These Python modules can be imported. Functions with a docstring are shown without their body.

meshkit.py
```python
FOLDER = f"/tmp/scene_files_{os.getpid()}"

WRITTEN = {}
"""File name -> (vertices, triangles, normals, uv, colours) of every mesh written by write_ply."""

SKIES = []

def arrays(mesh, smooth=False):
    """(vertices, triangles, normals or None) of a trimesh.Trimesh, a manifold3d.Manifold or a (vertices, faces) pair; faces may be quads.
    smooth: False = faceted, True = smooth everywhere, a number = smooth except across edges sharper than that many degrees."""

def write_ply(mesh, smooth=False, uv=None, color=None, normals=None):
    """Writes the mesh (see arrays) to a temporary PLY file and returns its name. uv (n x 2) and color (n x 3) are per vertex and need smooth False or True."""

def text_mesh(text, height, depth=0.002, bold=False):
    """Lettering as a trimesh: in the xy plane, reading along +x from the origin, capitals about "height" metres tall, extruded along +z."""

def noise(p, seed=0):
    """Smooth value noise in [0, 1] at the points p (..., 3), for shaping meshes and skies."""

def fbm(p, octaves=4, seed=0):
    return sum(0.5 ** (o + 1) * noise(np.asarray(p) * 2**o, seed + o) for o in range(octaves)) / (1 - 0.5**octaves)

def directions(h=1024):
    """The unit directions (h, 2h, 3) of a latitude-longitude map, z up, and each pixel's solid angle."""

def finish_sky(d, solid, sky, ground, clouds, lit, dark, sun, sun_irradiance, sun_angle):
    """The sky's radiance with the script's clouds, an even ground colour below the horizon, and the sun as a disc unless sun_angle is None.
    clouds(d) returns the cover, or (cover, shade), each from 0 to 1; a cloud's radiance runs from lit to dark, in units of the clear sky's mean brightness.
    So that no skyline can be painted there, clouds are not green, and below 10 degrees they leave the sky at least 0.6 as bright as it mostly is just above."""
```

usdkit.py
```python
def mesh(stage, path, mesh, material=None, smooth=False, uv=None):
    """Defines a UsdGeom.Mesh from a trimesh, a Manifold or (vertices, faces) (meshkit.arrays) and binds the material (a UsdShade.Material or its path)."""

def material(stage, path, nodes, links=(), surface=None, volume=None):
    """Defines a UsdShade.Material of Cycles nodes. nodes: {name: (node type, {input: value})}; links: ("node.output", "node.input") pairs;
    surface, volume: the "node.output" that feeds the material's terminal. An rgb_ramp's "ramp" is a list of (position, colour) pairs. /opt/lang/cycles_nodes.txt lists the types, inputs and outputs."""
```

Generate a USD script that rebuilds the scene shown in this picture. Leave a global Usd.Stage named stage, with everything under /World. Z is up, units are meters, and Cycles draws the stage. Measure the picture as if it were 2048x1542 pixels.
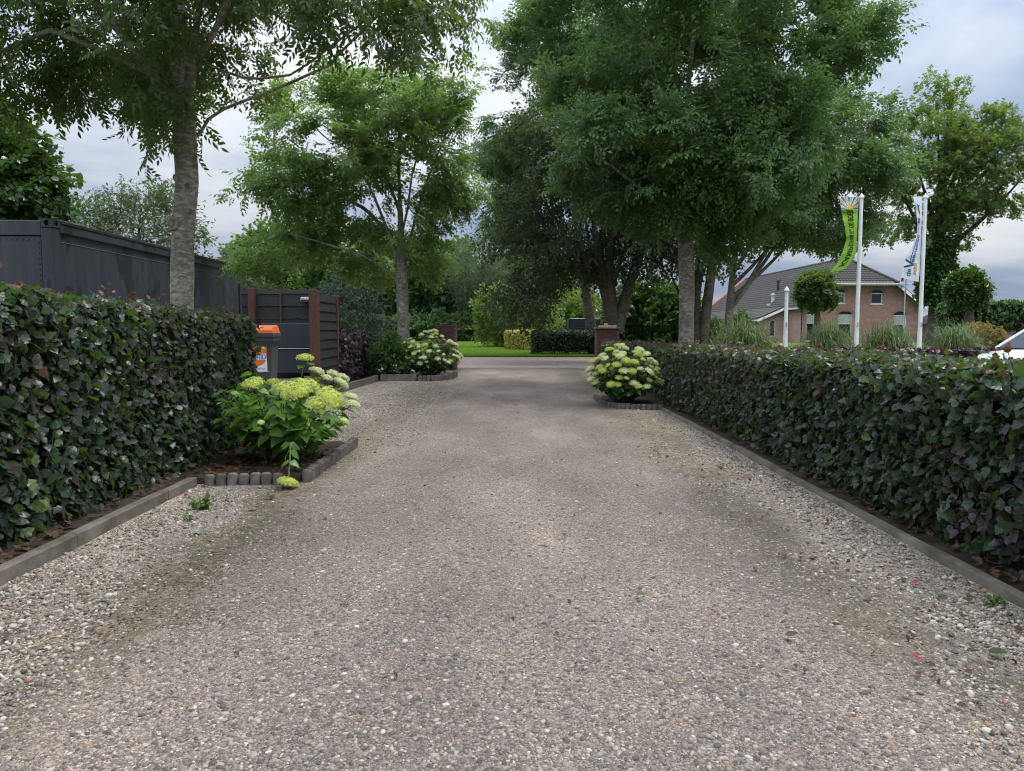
import math, random, numpy as np, trimesh, usdkit, meshkit
from scipy.spatial import cKDTree
from shapely.geometry import Polygon, box as sbox
from pxr import Usd, UsdGeom, UsdLux, UsdShade, Gf, Vt, Sdf

stage = Usd.Stage.CreateInMemory()
UsdGeom.SetStageUpAxis(stage, 'Z')
UsdGeom.Xform.Define(stage, '/World')
random.seed(7)
RNG = np.random.default_rng(7)

# ------------------------------------------------------------------ camera, sky, sun, exposure
EYE, F, HZ = 1.1, 1480.0, 117.0
PITCH = math.atan(HZ / F)
cam = UsdGeom.Camera.Define(stage, '/World/camera')
cam.CreateHorizontalApertureAttr(36.0)
cam.CreateFocalLengthAttr(36.0 * F / 2048)
cam.CreateClippingRangeAttr((0.05, 5000.0))
cam.CreateExposureAttr(0.85)
cam.AddTranslateOp().Set((0, 0, EYE))
cam.AddRotateXYZOp().Set((90 - math.degrees(PITCH), 0, 0))

SUN_DIR = np.array([0.35, 0.25, 0.9]); SUN_DIR /= np.linalg.norm(SUN_DIR)
SUN_EL, SUN_ROT = math.asin(SUN_DIR[2]), math.atan2(SUN_DIR[0], SUN_DIR[1])
usdkit.material(stage, '/World/Looks/sky_clouds', {
    's': ('sky_texture', {'sky_type': 'single_scattering', 'sun_disc': False, 'sun_elevation': SUN_EL, 'sun_rotation': SUN_ROT}),
    'tc': ('texture_coordinate', {}),
    'xyz': ('separate_xyz', {}),
    'zc': ('math', {'math_type': 'maximum', 'value2': 0.0}),
    'zo': ('math', {'math_type': 'add', 'value2': 0.16}),
    'dx': ('math', {'math_type': 'divide'}), 'dy': ('math', {'math_type': 'divide'}),
    'cv': ('combine_xyz', {'z': 3.7}),
    'n': ('noise_texture', {'scale': 0.75, 'detail': 7.0, 'roughness': 0.52, 'distortion': 0.25}),
    'n2': ('noise_texture', {'scale': 0.22, 'detail': 3.0, 'roughness': 0.5}),
    'nm': ('mix_float', {'fac': 0.22}),
    'el': ('math', {'math_type': 'multiply', 'value2': 0.10}),
    'ad': ('math', {'math_type': 'add'}),
    'r': ('rgb_ramp', {'ramp': [(0.41, (1.35, 1.72, 2.45)), (0.475, (1.75, 2.1, 2.75)), (0.52, (2.35, 2.6, 3.05)), (0.565, (3.0, 3.2, 3.5)), (0.65, (3.6, 3.68, 3.8))]}),
    'o1': ('math', {'math_type': 'multiply_add', 'value2': 1.9, 'value3': 1.7}),
    'ov': ('math', {'math_type': 'multiply_add', 'value3': 1.0}),
    'cl': ('vector_math', {'math_type': 'scale'}),
    'm': ('mix_color', {'fac': 0.95, 'use_clamp': False}),
    'b': ('background_shader', {'strength': 0.1}),
}, [('tc.generated', 'xyz.vector'), ('xyz.z', 'zc.value1'), ('zc.value', 'zo.value1'), ('xyz.x', 'dx.value1'), ('zo.value', 'dx.value2'), ('xyz.y', 'dy.value1'), ('zo.value', 'dy.value2'),
    ('dx.value', 'cv.x'), ('dy.value', 'cv.y'), ('cv.vector', 'n.vector'), ('cv.vector', 'n2.vector'), ('n.fac', 'nm.a'), ('n2.fac', 'nm.b'),
    ('zc.value', 'el.value1'), ('el.value', 'ad.value1'), ('nm.result', 'ad.value2'), ('ad.value', 'r.fac'), ('s.color', 'm.a'), ('r.color', 'cl.vector1'), ('zc.value', 'o1.value1'), ('o1.value', 'ov.value2'), ('zc.value', 'ov.value1'), ('ov.value', 'cl.scale'), ('cl.vector', 'm.b'), ('m.result', 'b.color')], surface='b.background')
dome = UsdLux.DomeLight.Define(stage, '/World/sky')
UsdShade.MaterialBindingAPI.Apply(dome.GetPrim()).Bind(UsdShade.Material.Get(stage, '/World/Looks/sky_clouds'))
dome.GetPrim().SetCustomDataByKey('kind', 'structure')
sun = UsdLux.DistantLight.Define(stage, '/World/sun')
sun.CreateIntensityAttr(0.4); sun.CreateAngleAttr(18.0); sun.CreateNormalizeAttr(True) if hasattr(sun, 'CreateNormalizeAttr') else None
sun.CreateColorAttr(Gf.Vec3f(1.0, 0.96, 0.9))
sun.AddTransformOp().Set(Gf.Matrix4d().SetRotate(Gf.Rotation(Gf.Vec3d(0, 0, 1), Gf.Vec3d(*SUN_DIR))))

# ------------------------------------------------------------------ helpers
CT, ST = math.cos(PITCH), math.sin(PITCH)
def P(px, py, Y):
    """the point at forward distance Y that the photograph shows at a pixel"""
    u, v = (px - 1024) / F, (771 - py) / F
    t = Y / (CT + v * ST)
    return np.array([u * t, Y, EYE + t * (-ST + v * CT)])
def G(px, py, z=0.0):
    u, v = (px - 1024) / F, (771 - py) / F
    t = (z - EYE) / (-ST + v * CT)
    return np.array([u * t, t * (CT + v * ST), z])
def M_PX(Y): return Y / F

used = {}
def numbered(parent, name):
    k = (parent, name); n = used.get(k, 0); used[k] = n + 1
    return f'{parent}/{name}' if n == 0 else f'{parent}/{name}_{n:03d}'
def cd(prim, label=None, cat=None, group=None, kind=None):
    for k, v in (('label', label), ('category', cat), ('group', group), ('kind', kind)):
        if v: prim.SetCustomDataByKey(k, v)
    return prim
def pth(x): return x if isinstance(x, str) else str(x.GetPath())
def thing(name, label=None, cat=None, loc=(0, 0, 0), rotz=0.0, group=None, kind=None, scale=None):
    x = UsdGeom.Xform.Define(stage, numbered('/World', name))
    x.AddTranslateOp().Set(tuple(map(float, loc)))
    if rotz: x.AddRotateZOp().Set(math.degrees(rotz))
    if scale: x.AddScaleOp().Set((scale, scale, scale))
    return cd(x.GetPrim(), label, cat, group, kind)
def obj(name, mesh, mat, parent='/World', smooth=False, label=None, cat=None, group=None, kind=None):
    m = usdkit.mesh(stage, numbered(pth(parent), name), mesh, MAT[mat], smooth)
    return cd(m.GetPrim(), label, cat, group, kind)
def quat_from_R(R):
    """(n,3,3) rotation matrices -> (n,4) quaternions as (i, j, k, real)"""
    m = R; n = len(m); q = np.empty((n, 4))
    t = np.stack([m[:, 0, 0], m[:, 1, 1], m[:, 2, 2], m[:, 0, 0] + m[:, 1, 1] + m[:, 2, 2]], 1)
    c = t.argmax(1)
    for i in range(3):
        j, k = (i + 1) % 3, (i + 2) % 3; s = c == i
        q[s, i] = 1 + 2 * m[s, i, i] - t[s, 3]; q[s, j] = m[s, j, i] + m[s, i, j]; q[s, k] = m[s, k, i] + m[s, i, k]; q[s, 3] = m[s, k, j] - m[s, j, k]
    s = c == 3
    q[s, 0] = m[s, 2, 1] - m[s, 1, 2]; q[s, 1] = m[s, 0, 2] - m[s, 2, 0]; q[s, 2] = m[s, 1, 0] - m[s, 0, 1]; q[s, 3] = 1 + t[s, 3]
    return q / np.linalg.norm(q, axis=1, keepdims=True)
def instancer(name, protos, mat, pos, R, scale, parent='/World', which=None, label=None, cat=None, kind='stuff', group=None, smooth=False):
    """protos: meshes; mat: one material name or one per prototype"""
    p = UsdGeom.PointInstancer.Define(stage, numbered(pth(parent), name))
    path, targets = str(p.GetPath()), []
    mats = [mat] * len(protos) if isinstance(mat, str) else mat
    for m, mt in zip(protos, mats):
        q = numbered(path, 'sprig'); usdkit.mesh(stage, q, m, MAT[mt], smooth); targets.append(Sdf.Path(q))
    p.CreatePrototypesRel().SetTargets(targets)
    n = len(pos)
    w = RNG.integers(0, len(protos), n) if which is None else which
    p.CreateProtoIndicesAttr(Vt.IntArray.FromNumpy(np.asarray(w, np.int32)))
    p.CreatePositionsAttr(Vt.Vec3fArray.FromNumpy(np.asarray(pos, np.float32)))
    q = quat_from_R(np.asarray(R)).astype(np.float16)
    p.CreateOrientationsAttr(Vt.QuathArray.FromNumpy(q))
    s = np.asarray(scale, np.float32)
    if s.ndim == 1: s = np.repeat(s[:, None], 3, 1)
    p.CreateScalesAttr(Vt.Vec3fArray.FromNumpy(np.ascontiguousarray(s)))
    return cd(p.GetPrim(), label, cat, group, kind)
def unit(a):
    a = np.asarray(a, float); return a / np.maximum(np.linalg.norm(a, axis=-1, keepdims=True), 1e-9)
def frames(d, n):
    """rotation matrices whose x column is d and whose z column is close to n"""
    x = unit(d); y = unit(np.cross(n, x)); z = np.cross(x, y)
    return np.stack([x, y, z], -1)
def place(meshes, which, pos, R, scale):
    """joined copies of small meshes -> (vertices, faces)"""
    V, Fc, at = [], [], 0
    for k, (v, f) in enumerate(meshes):
        i = np.nonzero(which == k)[0]
        if not len(i): continue
        w = np.einsum('nij,vj->nvi', R[i], v) * scale[i][:, None, None] + pos[i][:, None]
        V.append(w.reshape(-1, 3)); Fc.append((f[None] + (np.arange(len(i)) * len(v))[:, None, None]).reshape(-1, 3) + at); at += len(i) * len(v)
    return np.vstack(V), np.vstack(Fc)
def join(parts):
    V, Fc, at = [], [], 0
    for p in parts:
        v, f = (p.vertices, p.faces) if hasattr(p, 'vertices') else p
        V.append(np.asarray(v)); Fc.append(np.asarray(f) + at); at += len(v)
    return np.vstack(V), np.vstack(Fc)
def bx(x0, x1, y0, y1, z0, z1, ch=0.0):
    """a box, its edges chamfered by ch"""
    if not ch:
        m = trimesh.creation.box((x1 - x0, y1 - y0, z1 - z0)); m.apply_translation(((x0 + x1) / 2, (y0 + y1) / 2, (z0 + z1) / 2)); return m
    pts = []
    for x, sx in ((x0, 1), (x1, -1)):
        for y, sy in ((y0, 1), (y1, -1)):
            for z, sz in ((z0, 1), (z1, -1)):
                pts += [(x + sx * ch, y + sy * ch, z), (x + sx * ch, y, z + sz * ch), (x, y + sy * ch, z + sz * ch)]
    return trimesh.convex.convex_hull(np.array(pts))
def tube(p, r, sides=8, cap=True):
    p = np.asarray(p, float); n = len(p); r = np.broadcast_to(np.asarray(r, float), (n,))
    t = unit(np.gradient(p, axis=0))
    ref = np.where(abs(t[0, 2]) < 0.9, 1, 0)
    a = np.cross(t[0], [0, 0, 1.0] if ref else [1.0, 0, 0]); a = unit(a); A = []
    for k in range(n):
        a = unit(a - t[k] * np.dot(a, t[k])); A.append(a)
    A = np.array(A); B = np.cross(t, A); g = np.arange(sides) * 2 * math.pi / sides
    v = (p[:, None] + r[:, None, None] * (np.cos(g)[None, :, None] * A[:, None] + np.sin(g)[None, :, None] * B[:, None])).reshape(-1, 3)
    i, j = np.meshgrid(np.arange(n - 1), np.arange(sides), indexing='ij')
    q = np.stack([i * sides + j, i * sides + (j + 1) % sides, (i + 1) * sides + (j + 1) % sides, (i + 1) * sides + j], -1).reshape(-1, 4)
    f = np.vstack([q[:, [0, 1, 2]], q[:, [0, 2, 3]]])
    if cap:
        v = np.vstack([v, p[:1], p[-1:]]); c0, c1 = len(v) - 2, len(v) - 1; s = np.arange(sides)
        f = np.vstack([f, np.stack([np.full(sides, c0), (s + 1) % sides, s], 1), np.stack([np.full(sides, c1), (n - 1) * sides + s, (n - 1) * sides + (s + 1) % sides], 1)])
    return v, f
def lathe(profile, sides=24):
    return trimesh.creation.revolve(np.array(profile, float), sections=sides)
def sheet(xs, ys, zf):
    X, Y = np.meshgrid(xs, ys, indexing='ij'); Z = zf(X, Y)
    v = np.stack([X, Y, Z], -1).reshape(-1, 3); nx, ny = X.shape
    i, j = np.meshgrid(np.arange(nx - 1), np.arange(ny - 1), indexing='ij')
    a = i * ny + j
    q = np.stack([a, a + ny, a + ny + 1, a + 1], -1).reshape(-1, 4)
    return v, np.vstack([q[:, [0, 1, 2]], q[:, [0, 2, 3]]])
def fbm(p, s, seed=0, oct=3):
    p = np.asarray(p, float) * s; o, a, tot = 0, 1.0, 0.0
    for k in range(oct):
        o = o + a * meshkit.noise(p * 2 ** k, seed + k); tot += a; a *= 0.5
    return o / tot

# ------------------------------------------------------------------ materials
MAT = {}
def mat(name, nodes, links, surface='p.BSDF'):
    MAT[name] = usdkit.material(stage, f'/World/Looks/{name}', nodes, links, surface=surface)
def leaf_mat(name, cols, rough=0.45, spec=0.4, trans=0.3, tcol=None, patch=1.2, wi=0.4, wo=0.25, wn=0.35):
    """colour differs by leaf, by spray and by patches through the crown; the _one variant is for leaves that are objects of their own"""
    _leaf_mat(name, cols, rough, spec, trans, tcol, patch, wi, wo, wn); _leaf_mat(name + '_one', cols, rough, spec, trans, tcol, patch, 0.0, wi + wo, wn)
def _leaf_mat(name, cols, rough, spec, trans, tcol, patch, wi, wo, wn):
    n = len(cols); ramp = [(0.2 + 0.6 * i / (n - 1), c) for i, c in enumerate(cols)]
    tcol = tcol or tuple(min(1, x * y) for x, y in zip(cols[-1], (1.7, 1.9, 0.9)))
    mat(name, {'g': ('geometry', {}), 'o': ('object_info', {}), 'n': ('noise_texture', {'scale': patch, 'detail': 2.0}),
        'a': ('math', {'math_type': 'multiply', 'value2': wi}), 'b': ('math', {'math_type': 'multiply', 'value2': wo}), 'c': ('math', {'math_type': 'multiply', 'value2': wn}),
        's': ('math', {'math_type': 'add'}), 't': ('math', {'math_type': 'add'}), 'r': ('rgb_ramp', {'ramp': ramp}),
        'p': ('principled_bsdf', {'roughness': rough, 'specular_ior_level': spec}), 'tr': ('translucent_bsdf', {'color': tcol}), 'mx': ('mix_closure', {'fac': trans})},
        [('g.random_per_island', 'a.value1'), ('o.random', 'b.value1'), ('g.position', 'n.vector'), ('n.fac', 'c.value1'), ('a.value', 's.value1'), ('b.value', 's.value2'),
         ('s.value', 't.value1'), ('c.value', 't.value2'), ('t.value', 'r.fac'), ('r.color', 'p.base_color'), ('p.BSDF', 'mx.closure1'), ('tr.BSDF', 'mx.closure2')], 'mx.closure')
def noisy(name, cols, scale=5.0, rough=0.6, spec=0.5, bump=0.0, bscale=None, stretch=(1, 1, 1), detail=5.0, metal=0.0, dist=0.01, coat=0.0, rand=0.0):
    n = len(cols)
    nodes = {'g': ('texture_coordinate', {}), 'm': ('mapping', {'scale': stretch}), 'n': ('noise_texture', {'scale': scale, 'detail': detail, 'roughness': 0.6}),
        'r': ('rgb_ramp', {'ramp': [(0.3 + 0.4 * i / max(1, n - 1), c) for i, c in enumerate(cols)]}),
        'p': ('principled_bsdf', {'roughness': rough, 'specular_ior_level': spec, 'metallic': metal, 'coat_weight': coat})}
    links = [('g.object', 'm.vector'), ('m.vector', 'n.vector'), ('r.color', 'p.base_color')]
    if rand:
        nodes |= {'o': ('object_info', {}), 'gi': ('geometry', {}), 'w': ('math', {'math_type': 'add'}), 'k': ('math', {'math_type': 'subtract', 'value2': 1.0}), 'x': ('math', {'math_type': 'multiply_add', 'value2': rand})}
        links += [('o.random', 'w.value1'), ('gi.random_per_island', 'w.value2'), ('w.value', 'k.value1'), ('k.value', 'x.value1'), ('n.fac', 'x.value3'), ('x.value', 'r.fac')]
    else:
        links.append(('n.fac', 'r.fac'))
    if bump:
        nodes |= {'n2': ('noise_texture', {'scale': bscale or scale * 3, 'detail': 6.0, 'roughness': 0.65}), 'bp': ('bump', {'strength': bump, 'distance': dist})}
        links += [('m.vector', 'n2.vector'), ('n2.fac', 'bp.height'), ('bp.normal', 'p.normal')]
    mat(name, nodes, links)
def plain(name, c, rough=0.5, spec=0.5, metal=0.0, coat=0.0):
    mat(name, {'g': ('geometry', {}), 'n': ('noise_texture', {'scale': 9.0, 'detail': 4.0}), 'r': ('rgb_ramp', {'ramp': [(0.3, tuple(0.88 * x for x in c)), (0.7, c)]}),
        'p': ('principled_bsdf', {'roughness': rough, 'specular_ior_level': spec, 'metallic': metal, 'coat_weight': coat})}, [('g.position', 'n.vector'), ('n.fac', 'r.fac'), ('r.color', 'p.base_color')])

leaf_mat('beech_leaf', [(0.039, 0.031, 0.031), (0.028, 0.041, 0.03), (0.028, 0.058, 0.037), (0.034, 0.075, 0.041), (0.048, 0.101, 0.041), (0.086, 0.139, 0.04)], rough=0.38, spec=0.42, trans=0.25, tcol=(0.09, 0.18, 0.02), patch=1.1, wi=0.5, wo=0.10, wn=0.45)
leaf_mat('beech_leaf_tip', [(0.085, 0.038, 0.028), (0.075, 0.042, 0.034), (0.062, 0.052, 0.034), (0.12, 0.085, 0.030)], rough=0.42, spec=0.4, trans=0.25, tcol=(0.20, 0.09, 0.03))
leaf_mat('purple_leaf', [(0.030, 0.024, 0.030), (0.040, 0.030, 0.036), (0.055, 0.042, 0.048), (0.085, 0.045, 0.05)], rough=0.42, spec=0.4, trans=0.12, tcol=(0.10, 0.04, 0.04))
leaf_mat('ash_leaf_dark', [(0.03, 0.055, 0.023), (0.046, 0.083, 0.027), (0.068, 0.115, 0.033), (0.105, 0.154, 0.037)], rough=0.42, spec=0.4, trans=0.42, tcol=(0.17, 0.28, 0.04), patch=0.7)
leaf_mat('ash_leaf_light', [(0.081, 0.142, 0.043), (0.117, 0.195, 0.051), (0.157, 0.248, 0.064), (0.224, 0.311, 0.078)], rough=0.42, spec=0.4, trans=0.46, tcol=(0.22, 0.36, 0.06), patch=0.6)
leaf_mat('ash_leaf_mid', [(0.059, 0.119, 0.042), (0.094, 0.172, 0.054), (0.143, 0.238, 0.073), (0.221, 0.32, 0.098)], rough=0.40, spec=0.45, trans=0.42, tcol=(0.14, 0.25, 0.06), patch=0.55)
leaf_mat('copper_leaf', [(0.020, 0.022, 0.016), (0.026, 0.042, 0.018), (0.040, 0.070, 0.024), (0.080, 0.115, 0.034)], rough=0.45, spec=0.35, trans=0.28, tcol=(0.10, 0.16, 0.03), patch=0.5)
leaf_mat('oak_leaf', [(0.057, 0.116, 0.047), (0.095, 0.18, 0.053), (0.149, 0.261, 0.06), (0.235, 0.348, 0.07)], rough=0.45, spec=0.35, trans=0.42, tcol=(0.27, 0.37, 0.05), patch=0.3)
leaf_mat('wood_leaf', [(0.054, 0.102, 0.046), (0.084, 0.154, 0.061), (0.125, 0.204, 0.077), (0.186, 0.263, 0.103)], rough=0.5, spec=0.3, trans=0.38, tcol=(0.15, 0.24, 0.05), patch=0.15, wi=0.3, wo=0.3, wn=0.4)
leaf_mat('willow_leaf', [(0.072, 0.108, 0.060), (0.096, 0.138, 0.074), (0.126, 0.168, 0.094), (0.156, 0.198, 0.120)], rough=0.5, spec=0.3, trans=0.3, tcol=(0.15, 0.21, 0.08), patch=0.3)
leaf_mat('bright_leaf', [(0.081, 0.142, 0.030), (0.115, 0.189, 0.038), (0.155, 0.236, 0.046), (0.216, 0.297, 0.068)], rough=0.45, spec=0.35, trans=0.35, tcol=(0.22, 0.32, 0.05), patch=0.6)
leaf_mat('laurel_leaf', [(0.023, 0.060, 0.016), (0.039, 0.094, 0.018), (0.065, 0.137, 0.023), (0.111, 0.195, 0.031)], rough=0.3, spec=0.5, trans=0.22, tcol=(0.12, 0.22, 0.02), patch=0.7)
leaf_mat('box_leaf', [(0.019, 0.042, 0.019), (0.027, 0.058, 0.026), (0.038, 0.075, 0.032)], rough=0.45, spec=0.4, trans=0.15, tcol=(0.04, 0.08, 0.02))
leaf_mat('yellow_leaf', [(0.35, 0.328, 0.088), (0.475, 0.433, 0.125), (0.6, 0.525, 0.175)], rough=0.5, spec=0.3, trans=0.3, tcol=(0.5, 0.42, 0.06))
leaf_mat('spruce_needle', [(0.019, 0.045, 0.029), (0.029, 0.064, 0.038), (0.042, 0.083, 0.048)], rough=0.5, spec=0.3, trans=0.1, tcol=(0.03, 0.06, 0.02))
leaf_mat('hydrangea_leaf', [(0.056, 0.131, 0.025), (0.081, 0.188, 0.030), (0.112, 0.237, 0.037), (0.163, 0.300, 0.056)], rough=0.4, spec=0.4, trans=0.3, tcol=(0.22, 0.40, 0.04), patch=1.5)
leaf_mat('hydrangea_leaf_dark', [(0.029, 0.073, 0.021), (0.044, 0.104, 0.026), (0.065, 0.137, 0.031), (0.091, 0.169, 0.039)], rough=0.4, spec=0.4, trans=0.25, tcol=(0.12, 0.22, 0.03), patch=1.5)
leaf_mat('hydrangea_lime', [(0.42, 0.48, 0.10), (0.56, 0.60, 0.16), (0.66, 0.67, 0.26), (0.74, 0.73, 0.42)], rough=0.6, spec=0.2, trans=0.25, tcol=(0.75, 0.78, 0.3), wi=.75, wo=.15, wn=.1)
leaf_mat('hydrangea_cream', [(0.56, 0.60, 0.30), (0.70, 0.72, 0.46), (0.78, 0.78, 0.60), (0.82, 0.82, 0.72)], rough=0.6, spec=0.2, trans=0.25, tcol=(0.8, 0.8, 0.6), wi=.75, wo=.15, wn=.1)
leaf_mat('pampas_blade', [(0.105, 0.168, 0.063), (0.147, 0.217, 0.084), (0.210, 0.280, 0.119), (0.308, 0.364, 0.182)], rough=0.45, spec=0.4, trans=0.25, tcol=(0.18, 0.25, 0.08))
leaf_mat('grass_blade', [(0.128, 0.225, 0.033), (0.173, 0.285, 0.042), (0.225, 0.338, 0.053)], rough=0.5, spec=0.3, trans=0.3, tcol=(0.22, 0.34, 0.04), patch=0.3)
leaf_mat('weed_leaf', [(0.06, 0.12, 0.03), (0.085, 0.15, 0.035), (0.12, 0.18, 0.05)], trans=0.3)
leaf_mat('peach_flower', [(0.55, 0.24, 0.12), (0.66, 0.33, 0.18), (0.72, 0.42, 0.26)], trans=0.2, tcol=(0.6, 0.3, 0.15))
leaf_mat('pink_flower', [(0.55, 0.22, 0.24), (0.66, 0.30, 0.32), (0.7, 0.42, 0.4)], trans=0.2, tcol=(0.6, 0.3, 0.3))
leaf_mat('rust_shrub_leaf', [(0.09, 0.13, 0.03), (0.16, 0.17, 0.04), (0.24, 0.17, 0.05), (0.30, 0.15, 0.07)], trans=0.25)
leaf_mat('dry_leaf', [(0.072, 0.040, 0.022), (0.122, 0.065, 0.032), (0.180, 0.101, 0.058), (0.101, 0.079, 0.050)], rough=0.7, spec=0.2, trans=0.1, tcol=(0.2, 0.1, 0.05), wi=0.6, wo=0.3, wn=0.1)
leaf_mat('red_leaf', [(0.28, 0.03, 0.04), (0.36, 0.06, 0.06)], trans=0.15, tcol=(0.4, 0.05, 0.05))
leaf_mat('grey_leaf', [(0.10, 0.12, 0.09), (0.16, 0.18, 0.14)], trans=0.1)
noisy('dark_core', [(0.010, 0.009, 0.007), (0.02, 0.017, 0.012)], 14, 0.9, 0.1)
noisy('soil', [(0.026, 0.020, 0.015), (0.045, 0.034, 0.026), (0.07, 0.055, 0.042)], 9, 0.9, 0.2, bump=1.0, bscale=60, dist=0.02)
def bark(name, dark, mid, light, bscale=1.0):
    mat(name, {'tc': ('texture_coordinate', {}), 'm': ('mapping', {'scale': (11 * bscale, 11 * bscale, 26 * bscale)}), 'm2': ('mapping', {'scale': (1, 1, 0.7)}),
        'n': ('noise_texture', {'scale': 1.0, 'detail': 6.0, 'roughness': 0.65, 'distortion': 0.6}), 'n2': ('noise_texture', {'scale': 3.2, 'detail': 4.0, 'roughness': 0.6}),
        'v': ('voronoi_texture', {'feature': 'distance_to_edge', 'scale': 1.0}), 'r': ('rgb_ramp', {'ramp': [(0.32, dark), (0.5, mid), (0.68, light)]}),
        'r2': ('rgb_ramp', {'ramp': [(0.35, (0.55, 0.62, 0.5)), (0.55, (1, 1, 1)), (0.72, (1.15, 1.12, 1.05))]}), 'mx': ('mix_color', {'blend_type': 'multiply', 'fac': 1.0, 'use_clamp': False}),
        'h': ('mix_float', {'fac': 0.4}), 'b': ('bump', {'strength': 0.9, 'distance': 0.02}), 'p': ('principled_bsdf', {'roughness': 0.85, 'specular_ior_level': 0.25})},
        [('tc.object', 'm.vector'), ('tc.object', 'm2.vector'), ('m.vector', 'n.vector'), ('m2.vector', 'n2.vector'), ('m.vector', 'v.vector'), ('n.fac', 'r.fac'), ('n2.fac', 'r2.fac'), ('r.color', 'mx.a'), ('r2.color', 'mx.b'),
         ('n.fac', 'h.a'), ('v.distance', 'h.b'), ('h.result', 'b.height'), ('b.normal', 'p.normal'), ('mx.result', 'p.base_color')])
bark('ash_bark', (0.090, 0.074, 0.060), (0.192, 0.170, 0.142), (0.360, 0.330, 0.282))
bark('dark_bark', (0.028, 0.024, 0.020), (0.055, 0.047, 0.038), (0.10, 0.088, 0.07), 0.7)
bark('beech_bark', (0.055, 0.047, 0.038), (0.095, 0.082, 0.065), (0.14, 0.125, 0.10), 0.7)
noisy('knot', [(0.05, 0.04, 0.03), (0.20, 0.16, 0.12), (0.30, 0.25, 0.19)], 20, 0.85, 0.2, bump=0.8)
noisy('stem', [(0.045, 0.035, 0.025), (0.08, 0.065, 0.045)], 20, 0.8, 0.2)
noisy('green_stem', [(0.06, 0.09, 0.03), (0.10, 0.13, 0.05)], 20, 0.6, 0.3)
noisy('concrete', [(0.075, 0.068, 0.052), (0.135, 0.122, 0.098), (0.20, 0.182, 0.152)], 5, 0.85, 0.25, bump=0.7, bscale=90, dist=0.006, rand=0.12)
noisy('concrete_dark', [(0.065, 0.058, 0.052), (0.111, 0.100, 0.088), (0.169, 0.156, 0.137)], 9, 0.85, 0.25, bump=0.7, bscale=80, dist=0.006, rand=0.12)
mat('pebble', {'o': ('object_info', {}), 'g': ('geometry', {}), 'n': ('noise_texture', {'scale': 160.0, 'detail': 3.0}),
    'r': ('rgb_ramp', {'ramp': [(0.0, (0.075, 0.068, 0.063)), (0.16, (0.125, 0.111, 0.101)), (0.34, (0.181, 0.158, 0.140)), (0.54, (0.239, 0.207, 0.174)), (0.66, (0.165, 0.135, 0.115)), (0.78, (0.304, 0.261, 0.217)), (0.88, (0.363, 0.313, 0.261)), (0.935, (0.272, 0.158, 0.089)), (0.955, (0.181, 0.158, 0.148)), (0.98, (0.479, 0.426, 0.373)), (1.0, (0.511, 0.466, 0.420))], 'interpolate': False}),
    'm': ('mix_color', {'blend_type': 'multiply', 'fac': 0.5}), 'nr': ('rgb_ramp', {'ramp': [(0.3, (0.55, 0.55, 0.55)), (0.65, (1, 1, 1))]}), 'p': ('principled_bsdf', {'roughness': 0.62, 'specular_ior_level': 0.35})},
    [('o.random', 'r.fac'), ('g.position', 'n.vector'), ('n.fac', 'nr.fac'), ('r.color', 'm.a'), ('nr.color', 'm.b'), ('m.result', 'p.base_color')])
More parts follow.
